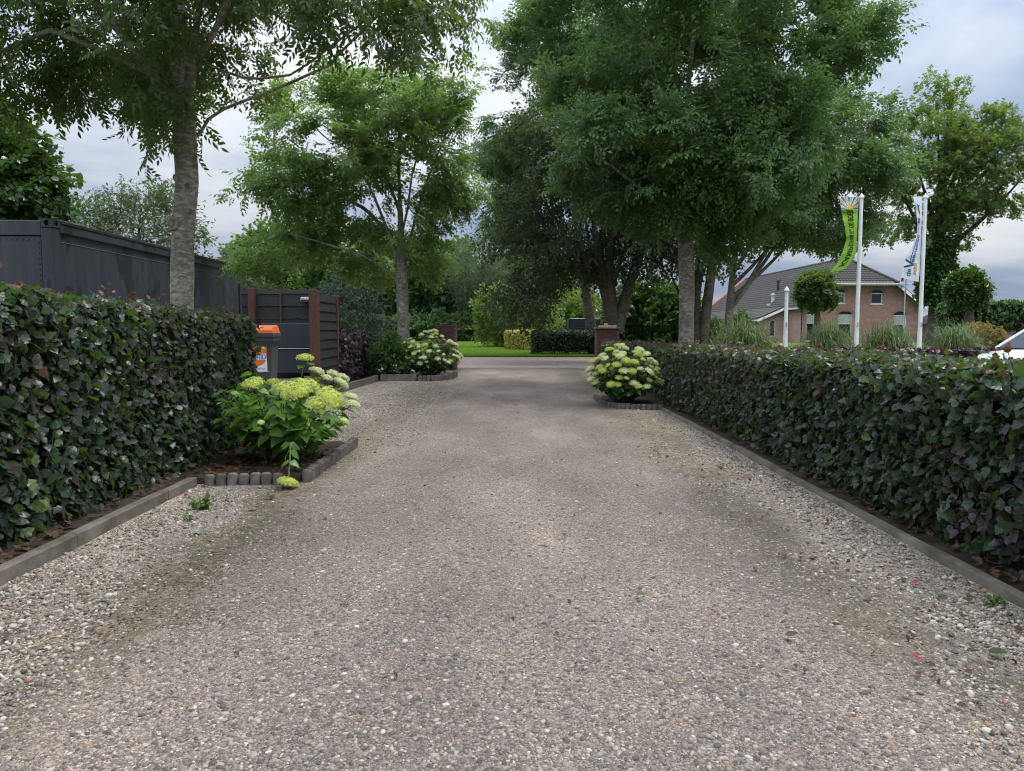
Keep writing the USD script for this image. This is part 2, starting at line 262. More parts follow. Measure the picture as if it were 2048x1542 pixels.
mat('pale_pebble', {'o': ('object_info', {}), 'g': ('geometry', {}), 'n': ('noise_texture', {'scale': 120.0, 'detail': 3.0}),
    'r': ('rgb_ramp', {'ramp': [(0.0, (0.090, 0.079, 0.070)), (0.16, (0.180, 0.157, 0.127)), (0.36, (0.285, 0.250, 0.205)), (0.56, (0.376, 0.338, 0.281)), (0.72, (0.240, 0.188, 0.133)), (0.84, (0.451, 0.418, 0.366)), (0.94, (0.270, 0.152, 0.093)), (0.97, (0.149, 0.138, 0.131))], 'interpolate': False}),
    'm': ('mix_color', {'blend_type': 'multiply', 'fac': 0.5}), 'nr': ('rgb_ramp', {'ramp': [(0.3, (0.6, 0.58, 0.55)), (0.65, (1, 1, 1))]}), 'p': ('principled_bsdf', {'roughness': 0.6, 'specular_ior_level': 0.35})},
    [('o.random', 'r.fac'), ('g.position', 'n.vector'), ('n.fac', 'nr.fac'), ('r.color', 'm.a'), ('nr.color', 'm.b'), ('m.result', 'p.base_color')])
# the gravel: cells of stone in a darker binder, paler loose stone and moss along both edges
STONES = [(0.0, (0.091, 0.079, 0.075)), (0.2, (0.136, 0.118, 0.107)), (0.4, (0.197, 0.172, 0.151)), (0.6, (0.258, 0.219, 0.188)), (0.76, (0.317, 0.272, 0.235)), (0.9, (0.258, 0.173, 0.114)), (0.93, (0.378, 0.334, 0.292)), (1.0, (0.439, 0.396, 0.358))]
PALE = [(0.0, (0.134, 0.117, 0.100)), (0.25, (0.256, 0.224, 0.192)), (0.5, (0.351, 0.319, 0.284)), (0.75, (0.432, 0.397, 0.360)), (0.9, (0.256, 0.163, 0.103)), (1.0, (0.445, 0.423, 0.400))]
mat('gravel', {'g': ('geometry', {}), 'v': ('voronoi_texture', {'feature': 'f1', 'scale': 95.0}), 've': ('voronoi_texture', {'feature': 'distance_to_edge', 'scale': 95.0}),
    'v2': ('voronoi_texture', {'feature': 'f1', 'scale': 190.0}), 'sc': ('separate_color', {}), 'sc2': ('separate_color', {}),
    'r1': ('rgb_ramp', {'ramp': STONES}), 'r2': ('rgb_ramp', {'ramp': PALE}), 'r3': ('rgb_ramp', {'ramp': STONES}),
    'big': ('noise_texture', {'scale': 38.0, 'detail': 2.0}), 'bm': ('map_range', {'clamp': True, 'from_min': 0.42, 'from_max': 0.5}), 'c0': ('mix_color', {}),
    'er': ('rgb_ramp', {'ramp': [(0.0, (0.35, 0.34, 0.33)), (0.14, (1, 1, 1))]}),
    'x': ('separate_xyz', {}), 'nl': ('noise_texture', {'scale': 0.9, 'detail': 5.0, 'roughness': 0.6}), 'ax': ('math', {'math_type': 'absolute'}), 'x0': ('math', {'math_type': 'add', 'value2': 0.06}),
    'nx': ('math', {'math_type': 'multiply_add', 'value2': 1.1}), 'edge': ('map_range', {'clamp': True, 'from_min': 1.95, 'from_max': 2.3}),
    'c1': ('mix_color', {}), 'c2': ('mix_color', {'blend_type': 'multiply', 'fac': 0.85}),
    'mid': ('map_range', {'clamp': True, 'from_min': 1.65, 'from_max': 1.95}), 'mid2': ('map_range', {'clamp': True, 'from_min': 2.5, 'from_max': 2.12}), 'ms': ('noise_texture', {'scale': 13.0, 'detail': 8.0, 'roughness': 0.82}), 'msr': ('map_range', {'clamp': True, 'from_min': 0.42, 'from_max': 0.52}),
    'mm': ('math', {'math_type': 'multiply'}), 'mm2': ('math', {'math_type': 'multiply'}), 'mm3': ('math', {'math_type': 'multiply', 'value2': 0.72}), 'mc': ('rgb_ramp', {'ramp': [(0.3, (0.046, 0.038, 0.020)), (0.5, (0.070, 0.060, 0.026)), (0.7, (0.095, 0.088, 0.034))]}), 'c3': ('mix_color', {}),
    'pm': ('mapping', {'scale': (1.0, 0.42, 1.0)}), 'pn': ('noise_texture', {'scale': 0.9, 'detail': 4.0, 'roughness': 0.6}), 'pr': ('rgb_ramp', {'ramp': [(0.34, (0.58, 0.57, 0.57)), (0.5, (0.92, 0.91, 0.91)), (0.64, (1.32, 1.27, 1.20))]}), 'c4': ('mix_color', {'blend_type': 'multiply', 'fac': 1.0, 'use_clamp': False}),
    'b': ('bump', {'strength': 0.9, 'distance': 0.009}), 'p': ('principled_bsdf', {'roughness': 0.72, 'specular_ior_level': 0.3})},
    [('g.position', 'v.vector'), ('g.position', 've.vector'), ('g.position', 'v2.vector'), ('v.color', 'sc.color'), ('v2.color', 'sc2.color'), ('sc.r', 'r1.fac'), ('sc.g', 'r2.fac'), ('sc2.r', 'r3.fac'),
     ('g.position', 'big.vector'), ('big.fac', 'bm.value'), ('bm.result', 'c0.fac'), ('r3.color', 'c0.a'), ('r1.color', 'c0.b'), ('ve.distance', 'er.fac'),
     ('g.position', 'x.vector'), ('x.x', 'x0.value1'), ('x0.value', 'ax.value1'), ('g.position', 'nl.vector'), ('nl.fac', 'nx.value1'), ('ax.value', 'nx.value3'), ('nx.value', 'edge.value'),
     ('edge.result', 'c1.fac'), ('c0.result', 'c1.a'), ('r2.color', 'c1.b'), ('c1.result', 'c2.a'), ('er.color', 'c2.b'),
     ('nx.value', 'mid.value'), ('nx.value', 'mid2.value'), ('g.position', 'ms.vector'), ('ms.fac', 'msr.value'), ('mid.result', 'mm.value1'), ('mid2.result', 'mm.value2'), ('mm.value', 'mm2.value1'), ('msr.result', 'mm2.value2'), ('mm2.value', 'mm3.value1'),
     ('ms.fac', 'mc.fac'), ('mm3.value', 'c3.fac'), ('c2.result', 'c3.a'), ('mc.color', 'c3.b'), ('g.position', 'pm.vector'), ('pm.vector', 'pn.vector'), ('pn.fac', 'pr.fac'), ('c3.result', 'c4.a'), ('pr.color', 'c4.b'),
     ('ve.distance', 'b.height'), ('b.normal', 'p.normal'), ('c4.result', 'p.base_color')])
noisy('moss', [(0.045, 0.040, 0.016), (0.072, 0.068, 0.024), (0.10, 0.098, 0.03)], 30, 0.95, 0.1, bump=1.0, bscale=200)
noisy('grass_ground', [(0.10, 0.165, 0.03), (0.14, 0.21, 0.04), (0.175, 0.24, 0.055)], 1.6, 0.9, 0.15, bump=0.8, bscale=30, dist=0.05)
noisy('meadow', [(0.055, 0.085, 0.022), (0.085, 0.115, 0.03), (0.12, 0.135, 0.045)], 0.4, 0.95, 0.1, bump=0.6, bscale=8, dist=0.05)
noisy('paver', [(0.36, 0.28, 0.25), (0.46, 0.365, 0.33), (0.54, 0.44, 0.40)], 6, 0.8, 0.3, bump=0.4, bscale=60, dist=0.004, rand=0.3)
noisy('paver_joint', [(0.30, 0.26, 0.23), (0.38, 0.34, 0.3)], 20, 0.9, 0.2)
noisy('verge_stone', [(0.36, 0.33, 0.30), (0.46, 0.43, 0.39)], 6, 0.85, 0.3)
mat('container_steel', {'tc': ('texture_coordinate', {}), 'm': ('mapping', {'scale': (1, 1, 0.55)}), 'ms': ('mapping', {'scale': (9, 9, 0.6)}), 'n': ('noise_texture', {'scale': 1.5, 'detail': 8.0, 'roughness': 0.62}), 'n1': ('noise_texture', {'scale': 1.0, 'detail': 3.0}),
    'pk': ('rgb_ramp', {'ramp': [(0.525, (0.025, 0.031, 0.042)), (0.54, (0.009, 0.0105, 0.013))]}), 'r': ('rgb_ramp', {'ramp': [(0.3, (0.75, 0.75, 0.76)), (0.7, (1.25, 1.25, 1.22))]}), 'mx': ('mix_color', {'blend_type': 'multiply', 'fac': 1.0, 'use_clamp': False}),
    'n3': ('noise_texture', {'scale': 22.0, 'detail': 4.0}), 'rs': ('rgb_ramp', {'ramp': [(0.70, (0, 0, 0)), (0.78, (0.6, 0.6, 0.6))]}), 'm3': ('mix_color', {'b': (0.10, 0.055, 0.03)}),
    'bp': ('bump', {'strength': 0.25, 'distance': 0.01}), 'p': ('principled_bsdf', {'roughness': 0.52, 'specular_ior_level': 0.45})},
    [('tc.object', 'm.vector'), ('tc.object', 'ms.vector'), ('m.vector', 'n.vector'), ('ms.vector', 'n1.vector'), ('n.fac', 'pk.fac'), ('n1.fac', 'r.fac'), ('pk.color', 'mx.a'), ('r.color', 'mx.b'), ('tc.object', 'n3.vector'), ('n3.fac', 'rs.fac'), ('rs.color', 'm3.fac'), ('mx.result', 'm3.a'), ('n.fac', 'bp.height'), ('bp.normal', 'p.normal'), ('m3.result', 'p.base_color')])
noisy('container_door', [(0.022, 0.026, 0.032), (0.032, 0.037, 0.044), (0.048, 0.050, 0.053)], 2.2, 0.55, 0.45, bump=0.2, stretch=(3, 3, 0.5))
noisy('black_steel', [(0.010, 0.010, 0.011), (0.022, 0.022, 0.023)], 6, 0.5, 0.4)
noisy('seam_rust', [(0.12, 0.10, 0.09), (0.22, 0.2, 0.18)], 12, 0.8, 0.2)
noisy('red_wood', [(0.042, 0.017, 0.011), (0.066, 0.027, 0.018), (0.098, 0.042, 0.028)], 5, 0.6, 0.35, bump=0.4, bscale=14, stretch=(8, 8, 0.7), dist=0.006)
noisy('black_wood', [(0.010, 0.010, 0.011), (0.016, 0.016, 0.017), (0.026, 0.025, 0.026)], 4, 0.6, 0.4, bump=0.5, bscale=12, stretch=(1.2, 1.2, 12), dist=0.006, rand=0.15)
noisy('navy_panel', [(0.014, 0.018, 0.026), (0.022, 0.028, 0.038)], 2, 0.45, 0.45)
plain('aluminium', (0.5, 0.51, 0.53), 0.4, 0.5, 0.4)
plain('bin_grey', (0.045, 0.045, 0.048), 0.5, 0.4)
plain('bin_rim', (0.035, 0.04, 0.045), 0.5, 0.4)
plain('bin_orange', (0.58, 0.125, 0.012), 0.45, 0.4)
plain('sticker_white', (0.75, 0.75, 0.76), 0.4)
plain('sticker_orange', (0.70, 0.17, 0.02), 0.4)
plain('sticker_blue', (0.08, 0.22, 0.55), 0.4)
plain('lamp_grey', (0.30, 0.32, 0.35), 0.4, 0.5)
plain('white_paint', (0.74, 0.75, 0.76), 0.35)
plain('cream_paint', (0.66, 0.64, 0.56), 0.45)
noisy('pillar_brick', [(0.085, 0.035, 0.036), (0.125, 0.052, 0.050), (0.17, 0.078, 0.07)], 8, 0.8, 0.25, bump=0.5, bscale=60, dist=0.004, rand=0.3)
noisy('mortar', [(0.14, 0.12, 0.11), (0.2, 0.18, 0.165)], 20, 0.9, 0.2)
noisy('dark_brick', [(0.06, 0.04, 0.036), (0.095, 0.066, 0.058), (0.13, 0.095, 0.08)], 8, 0.8, 0.25, bump=0.5, bscale=60, dist=0.004, rand=0.3)
noisy('cream_brick', [(0.40, 0.30, 0.17), (0.5, 0.4, 0.25)], 10, 0.8, 0.2, rand=0.2)
noisy('house_brick', [(0.25, 0.145, 0.118), (0.34, 0.205, 0.168), (0.43, 0.275, 0.23)], 4, 0.8, 0.25, rand=0.35)
noisy('house_mortar', [(0.40, 0.36, 0.32), (0.5, 0.45, 0.4)], 5, 0.9, 0.2)
noisy('roof_tile', [(0.034, 0.030, 0.029), (0.050, 0.045, 0.043), (0.072, 0.064, 0.060)], 0.8, 0.6, 0.4, bump=0.2, rand=0.3)
noisy('roof_tile_moss', [(0.038, 0.035, 0.034), (0.062, 0.055, 0.05), (0.10, 0.085, 0.06)], 1.2, 0.7, 0.3, rand=0.3)
noisy('orange_tile', [(0.40, 0.13, 0.06), (0.5, 0.18, 0.085)], 3, 0.7, 0.3, rand=0.2)
mat('window_glass', {'p': ('principled_bsdf', {'base_color': (0.012, 0.016, 0.018), 'roughness': 0.06, 'specular_ior_level': 0.6}), 'g': ('geometry', {}), 'n': ('noise_texture', {'scale': 1.2}), 'b': ('bump', {'strength': 0.05, 'distance': 0.02})}, [('g.position', 'n.vector'), ('n.fac', 'b.height'), ('b.normal', 'p.normal')])
plain('blind', (0.42, 0.46, 0.45), 0.6)
plain('dark_arch', (0.02, 0.02, 0.022), 0.5)
plain('gutter_zinc', (0.42, 0.44, 0.44), 0.45)
plain('pipe_black', (0.02, 0.02, 0.02), 0.4)
plain('car_white', (0.74, 0.77, 0.80), 0.28, 0.5, 0.0, 0.5)
plain('van_black', (0.010, 0.011, 0.014), 0.22, 0.5, 0.0, 0.8)
plain('rubber', (0.018, 0.018, 0.019), 0.7, 0.3)
plain('trim_black', (0.02, 0.02, 0.022), 0.5)
plain('headlight', (0.62, 0.62, 0.56), 0.12, 0.6, 0.3)
plain('chrome', (0.75, 0.75, 0.76), 0.15, 0.5, 1.0)
def cloth_mat(name, c):
    mat(name, {'g': ('geometry', {}), 'n': ('noise_texture', {'scale': 30.0}), 'r': ('rgb_ramp', {'ramp': [(0.3, tuple(0.92 * x for x in c)), (0.7, c)]}), 'p': ('principled_bsdf', {'roughness': 0.7, 'specular_ior_level': 0.2}), 't': ('translucent_bsdf', {'color': c}), 'm': ('mix_closure', {'fac': 0.45})},
        [('g.position', 'n.vector'), ('n.fac', 'r.fac'), ('r.color', 'p.base_color'), ('p.BSDF', 'm.closure1'), ('t.BSDF', 'm.closure2')], 'm.closure')
cloth_mat('flag_white', (0.74, 0.76, 0.82)); cloth_mat('flag_green', (0.27, 0.50, 0.075)); cloth_mat('print_blue', (0.07, 0.24, 0.58)); cloth_mat('print_yellow', (0.72, 0.55, 0.06))
cloth_mat('print_orange', (0.70, 0.36, 0.03)); cloth_mat('print_dark', (0.04, 0.13, 0.03)); cloth_mat('flag_red', (0.42, 0.04, 0.04)); cloth_mat('print_green', (0.12, 0.35, 0.08))

# ------------------------------------------------------------------ leaves, sprays, trees, hedges
def leaf(L=1.0, W=0.5, n=3, fold=0.18, curl=-0.15, wave=0.0, base=0.25, seed=0):
    """a leaf along +x, facing +z: midrib, two folded halves, drooping tip"""
    r = np.random.default_rng(seed); t = np.linspace(0, 1, n + 1)
    prof = np.sin(np.pi * np.clip(t, 0, 1) ** (0.55 + base)) ** 0.9
    v, rows = [], []
    for k, s in enumerate(t):
        z = curl * s * s * L; w = prof[k] * W / 2
        if k == 0 or k == n: rows.append([len(v)]); v.append((s * L, 0, z))
        else:
            a, b = (r.normal(0, wave, 2) if wave else (0, 0))
            rows.append([len(v), len(v) + 1, len(v) + 2])
            v += [(s * L, w, z + fold * w + a * L), (s * L, 0, z), (s * L, -w, z + fold * w + b * L)]
    f = []
    for a, b in zip(rows[:-1], rows[1:]):
        if len(a) == 1 and len(b) == 3: f += [(a[0], b[1], b[0]), (a[0], b[2], b[1])]
        elif len(a) == 3 and len(b) == 3: f += [(a[0], a[1], b[1]), (a[0], b[1], b[0]), (a[1], a[2], b[2]), (a[1], b[2], b[1])]
        elif len(a) == 3: f += [(a[0], a[1], b[0]), (a[1], a[2], b[0])]
        else: f += [(a[0], b[0], b[0])]
    return np.array(v, float), np.array([x for x in f if len(set(x)) == 3])
def rot_rand(n, rng):
    q = unit(rng.normal(size=(n, 4))); x, y, z, w = q.T
    return np.stack([np.stack([1 - 2 * (y * y + z * z), 2 * (x * y - z * w), 2 * (x * z + y * w)], -1), np.stack([2 * (x * y + z * w), 1 - 2 * (x * x + z * z), 2 * (y * z - x * w)], -1), np.stack([2 * (x * z - y * w), 2 * (y * z + x * w), 1 - 2 * (x * x + y * y)], -1)], 1)
def ash_leaf(L, pairs, rng, lw=0.40, n=2):
    """a compound leaf: leaflets in pairs along a drooping stalk, and one at its tip"""
    pos, d, nn, s = [], [], [], []
    droop = rng.uniform(0.0, 0.4)
    for k in range(pairs + 1):
        t = 0.28 + 0.72 * k / pairs
        p = np.array([t * L, 0, -droop * t * t * L])
        ax = unit([1, 0, -2 * droop * t])
        sides = (0,) if k == pairs else (-1, 1)
        for sd in sides:
            a = math.radians(52 + rng.normal(0, 7)) * sd
            dd = np.array([math.cos(a) * ax[0], math.sin(a), ax[2] - 0.14 + rng.normal(0, 0.15)])
            pos.append(p); d.append(dd); nn.append([rng.normal(0, 0.3), rng.normal(0, 0.3), 1]); s.append(L * rng.uniform(0.27, 0.35))
    lf = leaf(1, lw, n, 0.25, -0.18)
    return place([lf], np.zeros(len(pos), int), np.array(pos), frames(np.array(d), np.array(nn)), np.array(s))
def ash_spray(seed, L=0.24, pairs=4, nl=5, n=2, lw=.40):
    rng = np.random.default_rng(seed); out = []
    for k in range(nl):
        t = k / max(1, nl - 1)
        yaw = (-1) ** k * rng.uniform(0.5, 1.25) * (1 - 0.65 * t) + rng.normal(0, 0.15)
        pit = rng.uniform(-0.5, 0.35)
        d = np.array([math.cos(yaw) * math.cos(pit), math.sin(yaw) * math.cos(pit), math.sin(pit)])
        v, f = ash_leaf(L * rng.uniform(0.8, 1.15), pairs, rng, lw, n)
        R = frames(d[None], np.array([[rng.normal(0, 0.35), rng.normal(0, 0.35), 1]]))[0]
        out.append((v @ R.T + np.array([0.05 + 0.2 * t, 0, 0.02 * rng.normal()]), f))
    return join(out)
def simple_spray(seed, n=12, size=0.08, lw=0.6, length=0.3, spread=0.7, droop=0.1, ln=2, wave=0.0):
    rng = np.random.default_rng(seed)
    t = rng.uniform(0.1, 1, n); side = np.where(np.arange(n) % 2, 1, -1)
    pos = np.stack([t * length, rng.normal(0, 0.12, n) * length, -droop * t * length + rng.normal(0, 0.08, n) * length], 1)
    d = np.stack([np.ones(n) * 0.7, side * spread * rng.uniform(0.4, 1.4, n), rng.normal(-0.1, 0.4, n)], 1)
    nn = np.stack([rng.normal(0, 0.45, n), rng.normal(0, 0.45, n), np.ones(n)], 1)
    return place([leaf(1, lw, ln, 0.2, -0.15, wave, seed=seed)], np.zeros(n, int), pos, frames(d, nn), size * rng.uniform(0.7, 1.25, n))
SPRAY = {
    'ash_near': [ash_spray(s, 0.25, 4, 5, 3) for s in range(5)],
    'ash': [ash_spray(10 + s, 0.36, 3, 5, 2, .56) for s in range(5)],
    'beech': [simple_spray(20 + s, 14, 0.085, 0.62, 0.38, 0.7, 0.25) for s in range(4)],
    'oak': [simple_spray(30 + s, 16, 0.15, 0.7, 0.5, 0.9, 0.05) for s in range(4)],
    'wood': [simple_spray(40 + s, 14, 0.26, 0.7, 0.8, 0.9, 0.15) for s in range(4)],
    'willow': [simple_spray(50 + s, 16, 0.20, 0.22, 0.8, 0.5, 0.8) for s in range(4)],
    'apple': [simple_spray(60 + s, 14, 0.085, 0.45, 0.45, 0.7, -0.1) for s in range(4)],
    'hazel': [simple_spray(70 + s, 12, 0.13, 0.85, 0.4, 0.9, 0.15, 3) for s in range(4)],
    'laurel': [simple_spray(80 + s, 14, 0.16, 0.45, 0.35, 0.9, -0.2) for s in range(4)],
    'small': [simple_spray(90 + s, 14, 0.06, 0.5, 0.2, 0.9, -0.2) for s in range(4)],
    'needle': [simple_spray(100 + s, 26, 0.10, 0.16, 0.45, 0.7, 0.25) for s in range(4)],
}
def lobe(px, py, Y, rx, rz, ry=None):
    c = P(px, py, Y); k = M_PX(Y)
    return (*c, rx * k, (ry or (rx + rz) / 2) * k, rz * k)
def in_lobes(lobes, n, rng, shell=0.5, zmin=None):
    """points in a set of ellipsoids, shared out by volume, more of them near the surface"""
    vol = np.array([l[3] * l[4] * l[5] for l in lobes]); k = rng.choice(len(lobes), n, p=vol / vol.sum()); L = np.array(lobes)[k]
    d = unit(rng.normal(size=(n, 3))); r = np.where(rng.uniform(size=n) < shell, rng.uniform(0.72, 1.0, n), rng.uniform(0, 1, n) ** (1 / 3))
    p = L[:, :3] + d * r[:, None] * L[:, 3:]
    return p if zmin is None else p[p[:, 2] > zmin]
def clumps(lobes, m, rc, rng, shell=0.6):
    """leafy clumps spread through the lobes of a crown, flattened, with air between them"""
    c = in_lobes(lobes, m, rng, shell); r = rc * rng.uniform(.7, 1.35, m)
    return [(*p, q, q, q * .62) for p, q in zip(c, r)]
def colonize(seeds, attr, step, kill, reach, iters=90):
    """branches grow towards the points of the crown. seeds: polylines (points, index of parent polyline point or -1)"""
    pos, par = [], []
    for pl, hook in seeds:
        pl = np.asarray(pl, float)
        seg = np.linalg.norm(np.diff(pl, axis=0), axis=1); s = np.concatenate([[0], np.cumsum(seg)])
        m = max(2, int(s[-1] / step) + 1); u = np.linspace(0, s[-1], m)
        q = np.stack([np.interp(u, s, pl[:, k]) for k in range(3)], 1)
        if hook is None: last = -1
        else: last = int(np.linalg.norm(np.array(pos) - q[0], axis=1).argmin()); q = q[1:]
        for p in q: pos.append(p); par.append(last); last = len(pos) - 1
    n_seed = len(pos)
    pos = list(pos); A = np.array(attr); alive = np.ones(len(A), bool)
    d0, near = cKDTree(np.array(pos)).query(A)
    for _ in range(iters):
        act = alive & (d0 < reach)
        if not act.any(): break
        idx = np.nonzero(act)[0]; owners = near[idx]
        dirs = unit(A[idx] - np.array(pos)[owners])
        un, inv = np.unique(owners, return_inverse=True); acc = np.zeros((len(un), 3)); np.add.at(acc, inv, dirs)
        new = np.array(pos)[un] + unit(acc + RNG.normal(0, 0.12, acc.shape) * 1.0) * step
        base = len(pos); pos.extend(new); par.extend(int(x) for x in un)
        dn, jn = cKDTree(new).query(A)
        better = dn < d0; d0 = np.where(better, dn, d0); near = np.where(better, jn + base, near)
        alive &= d0 > kill
        stuck = un[np.bincount(inv) > 0]
    return np.array(pos), np.array(par), n_seed
def tree(name, label, base_pts, lobes, R, kind, leafmat, barkmat, n_spray, n_attr, step=0.3, limbs=(), spray_scale=1.0, group=None, leaf_parts=0, cat='tree', tip=0.004, limb_min=0.022,
         max_sides=14, flare=0.25, seed=1, droop=0.25, shell=0.5, knots=(), zmin=None, twig_min=0.0, reach=None, kill=None, wood=True, jitter=0.13, clump=(60, .45)):
    rng = np.random.default_rng(seed)
    base_pts = np.asarray(base_pts, float)
    t = thing(name, label, cat, base_pts[0], 0, group); org = base_pts[0]
    attr = in_lobes(clumps(lobes, clump[0], clump[1], rng), n_attr, rng, .35, zmin)
    seeds = [(base_pts, None)] + [(np.asarray(l, float), 0) for l in limbs]
    pos, par, ns = colonize(seeds, attr, step, kill or step * 1.3, reach or step * 14)
    n = len(pos); kids = [[] for _ in range(n)]
    for i, p in enumerate(par):
        if p >= 0: kids[p].append(i)
    acc = np.zeros(n); g = 2.35
    for i in range(n - 1, -1, -1):
        if not kids[i]: acc[i] = tip ** g
        if par[i] >= 0: acc[par[i]] += acc[i]
    r = acc ** (1 / g); k = math.log(R / tip) / max(1e-6, math.log(r[0] / tip)); r = tip * (r / tip) ** k
    h = pos[:, 2] - pos[0, 2]
    main = np.zeros(n, bool)
    mdepth = np.full(n, -1)
    # chains
    chains, stack = [], [(0, -1)]
    while stack:
        i, start = stack.pop(); ch = [start] if start >= 0 else []; ch.append(i)
        while kids[i]:
            ks = sorted(kids[i], key=lambda q: -r[q]); 
            for q in ks[1:]: stack.append((q, i))
            i = ks[0]; ch.append(i)
        chains.append((ch, start))
    twigs = []
    for ci, (ch, start) in enumerate(chains):
        p = pos[ch]; rr = r[ch].copy()
        if start >= 0: rr[0] = min(rr[0], rr[1] * 1.35)
        if len(ch) < 2: continue
        if rr[1] < twig_min: continue
        if ci == 0:
            hh = p[:, 2] - p[0, 2]; rr = rr * (1 + flare * np.exp(-hh / 0.35))
            m = 4; u = np.linspace(0, len(p) - 1, len(p) * m); q = np.stack([np.interp(u, np.arange(len(p)), p[:, c]) for c in range(3)], 1); qr = np.interp(u, np.arange(len(p)), rr)
            v, f = tube(q - org, qr, max_sides * 2)
            c = np.repeat(q - org, max_sides * 2, 0); vv = v[:len(c)]; dv = vv - c
            v[:len(c)] = c + dv * (0.93 + 0.16 * fbm(vv, 3.0, seed))[:, None]
            obj('trunk', (v, f), barkmat, t, True)
        elif rr[1] > limb_min:
            obj('limb', tube(p - org, rr, 9), barkmat, t, True)
        elif wood:
            twigs.append(tube(p - org, rr, 4, False))
    if twigs: obj('twigs', join(twigs), barkmat, t, True, kind='stuff')
    for kx in knots:
        q, rad, off = kx
        q = np.asarray(q) - org
        m = trimesh.creation.torus(rad, rad * 0.34, 14, 8); m.apply_scale((0.8, 1, 1)); m2 = trimesh.creation.icosphere(2, rad * 0.85); m2.apply_scale((1, 1, 0.3))
        mm = join([m, m2]); a = unit(np.asarray(off)); Rm = frames(np.array([[0, 0, 1.0]]), a[None])[0]; Rm = np.stack([np.cross([0, 0, 1.0], a), np.array([0, 0, 1.0]), a], -1)
        obj('knot', (mm[0] @ Rm.T + q, mm[1]), 'knot', t, True)
    # sprays on the thin ends
    thin = np.nonzero((r < max(tip * 3.2, 0.013)) & (np.arange(n) >= 1))[0]
    thin = thin[pos[thin, 2] > (zmin or -9)]
    pick = thin[rng.integers(0, len(thin), n_spray)]
    gdir = unit(pos[pick] - pos[par[pick]])
    cen = np.mean([l[:3] for l in lobes], axis=0)
    d = unit(gdir + 0.5 * unit(pos[pick] - cen) + rng.normal(0, 0.45, gdir.shape) + np.array([0, 0, -droop]))
    nn = np.array([0, 0, 1.0]) + rng.normal(0, 0.45, gdir.shape) + 0.35 * unit(pos[pick] - cen)
    sp = pos[pick] + rng.normal(0, jitter, gdir.shape) - d * 0.05
    Rm = frames(d, nn); sc = spray_scale * rng.uniform(0.7, 1.2, n_spray)
    if leaf_parts:
        # the sprays that show largest: every compound leaf its own part
        dist = np.linalg.norm(sp - np.array([0, 0, EYE]), axis=1)
        depth = dist + rng.uniform(0, 1.5, n_spray)
        u = np.abs(sp[:, 0] / sp[:, 1]) < 0.68; vis = u & ((sp[:, 2] - EYE) / sp[:, 1] < 0.43) & ((sp[:, 2] - EYE) / sp[:, 1] > -0.5)
        order = np.argsort(np.where(vis, depth, 1e9))[:max(1, leaf_parts // 4)]
        made = 0
        for o in order:
            for k_ in range(4):
                if made >= leaf_parts: break
                yaw = (-1) ** k_ * rng.uniform(0.3, 1.2); pit = rng.uniform(-0.5, 0.3)
                dd = np.array([math.cos(yaw) * math.cos(pit), math.sin(yaw) * math.cos(pit), math.sin(pit)])
                v, f = ash_leaf(0.27 * spray_scale * rng.uniform(0.8, 1.1), 4, rng, n=3 if kind == 'ash_near' else 2)
                R2 = Rm[o] @ frames(dd[None], np.array([[0.1, 0.1, 1]]))[0]
                obj('leaf', (v @ R2.T + Rm[o] @ np.array([0.05 + 0.06 * k_, 0, 0]) + sp[o] - org, f), leafmat, t)
                made += 1
        keep = np.ones(n_spray, bool); keep[order] = False; sp, Rm, sc = sp[keep], Rm[keep], sc[keep]
    instancer('crown', SPRAY[kind], leafmat, sp - org, Rm, sc, t)
    return t
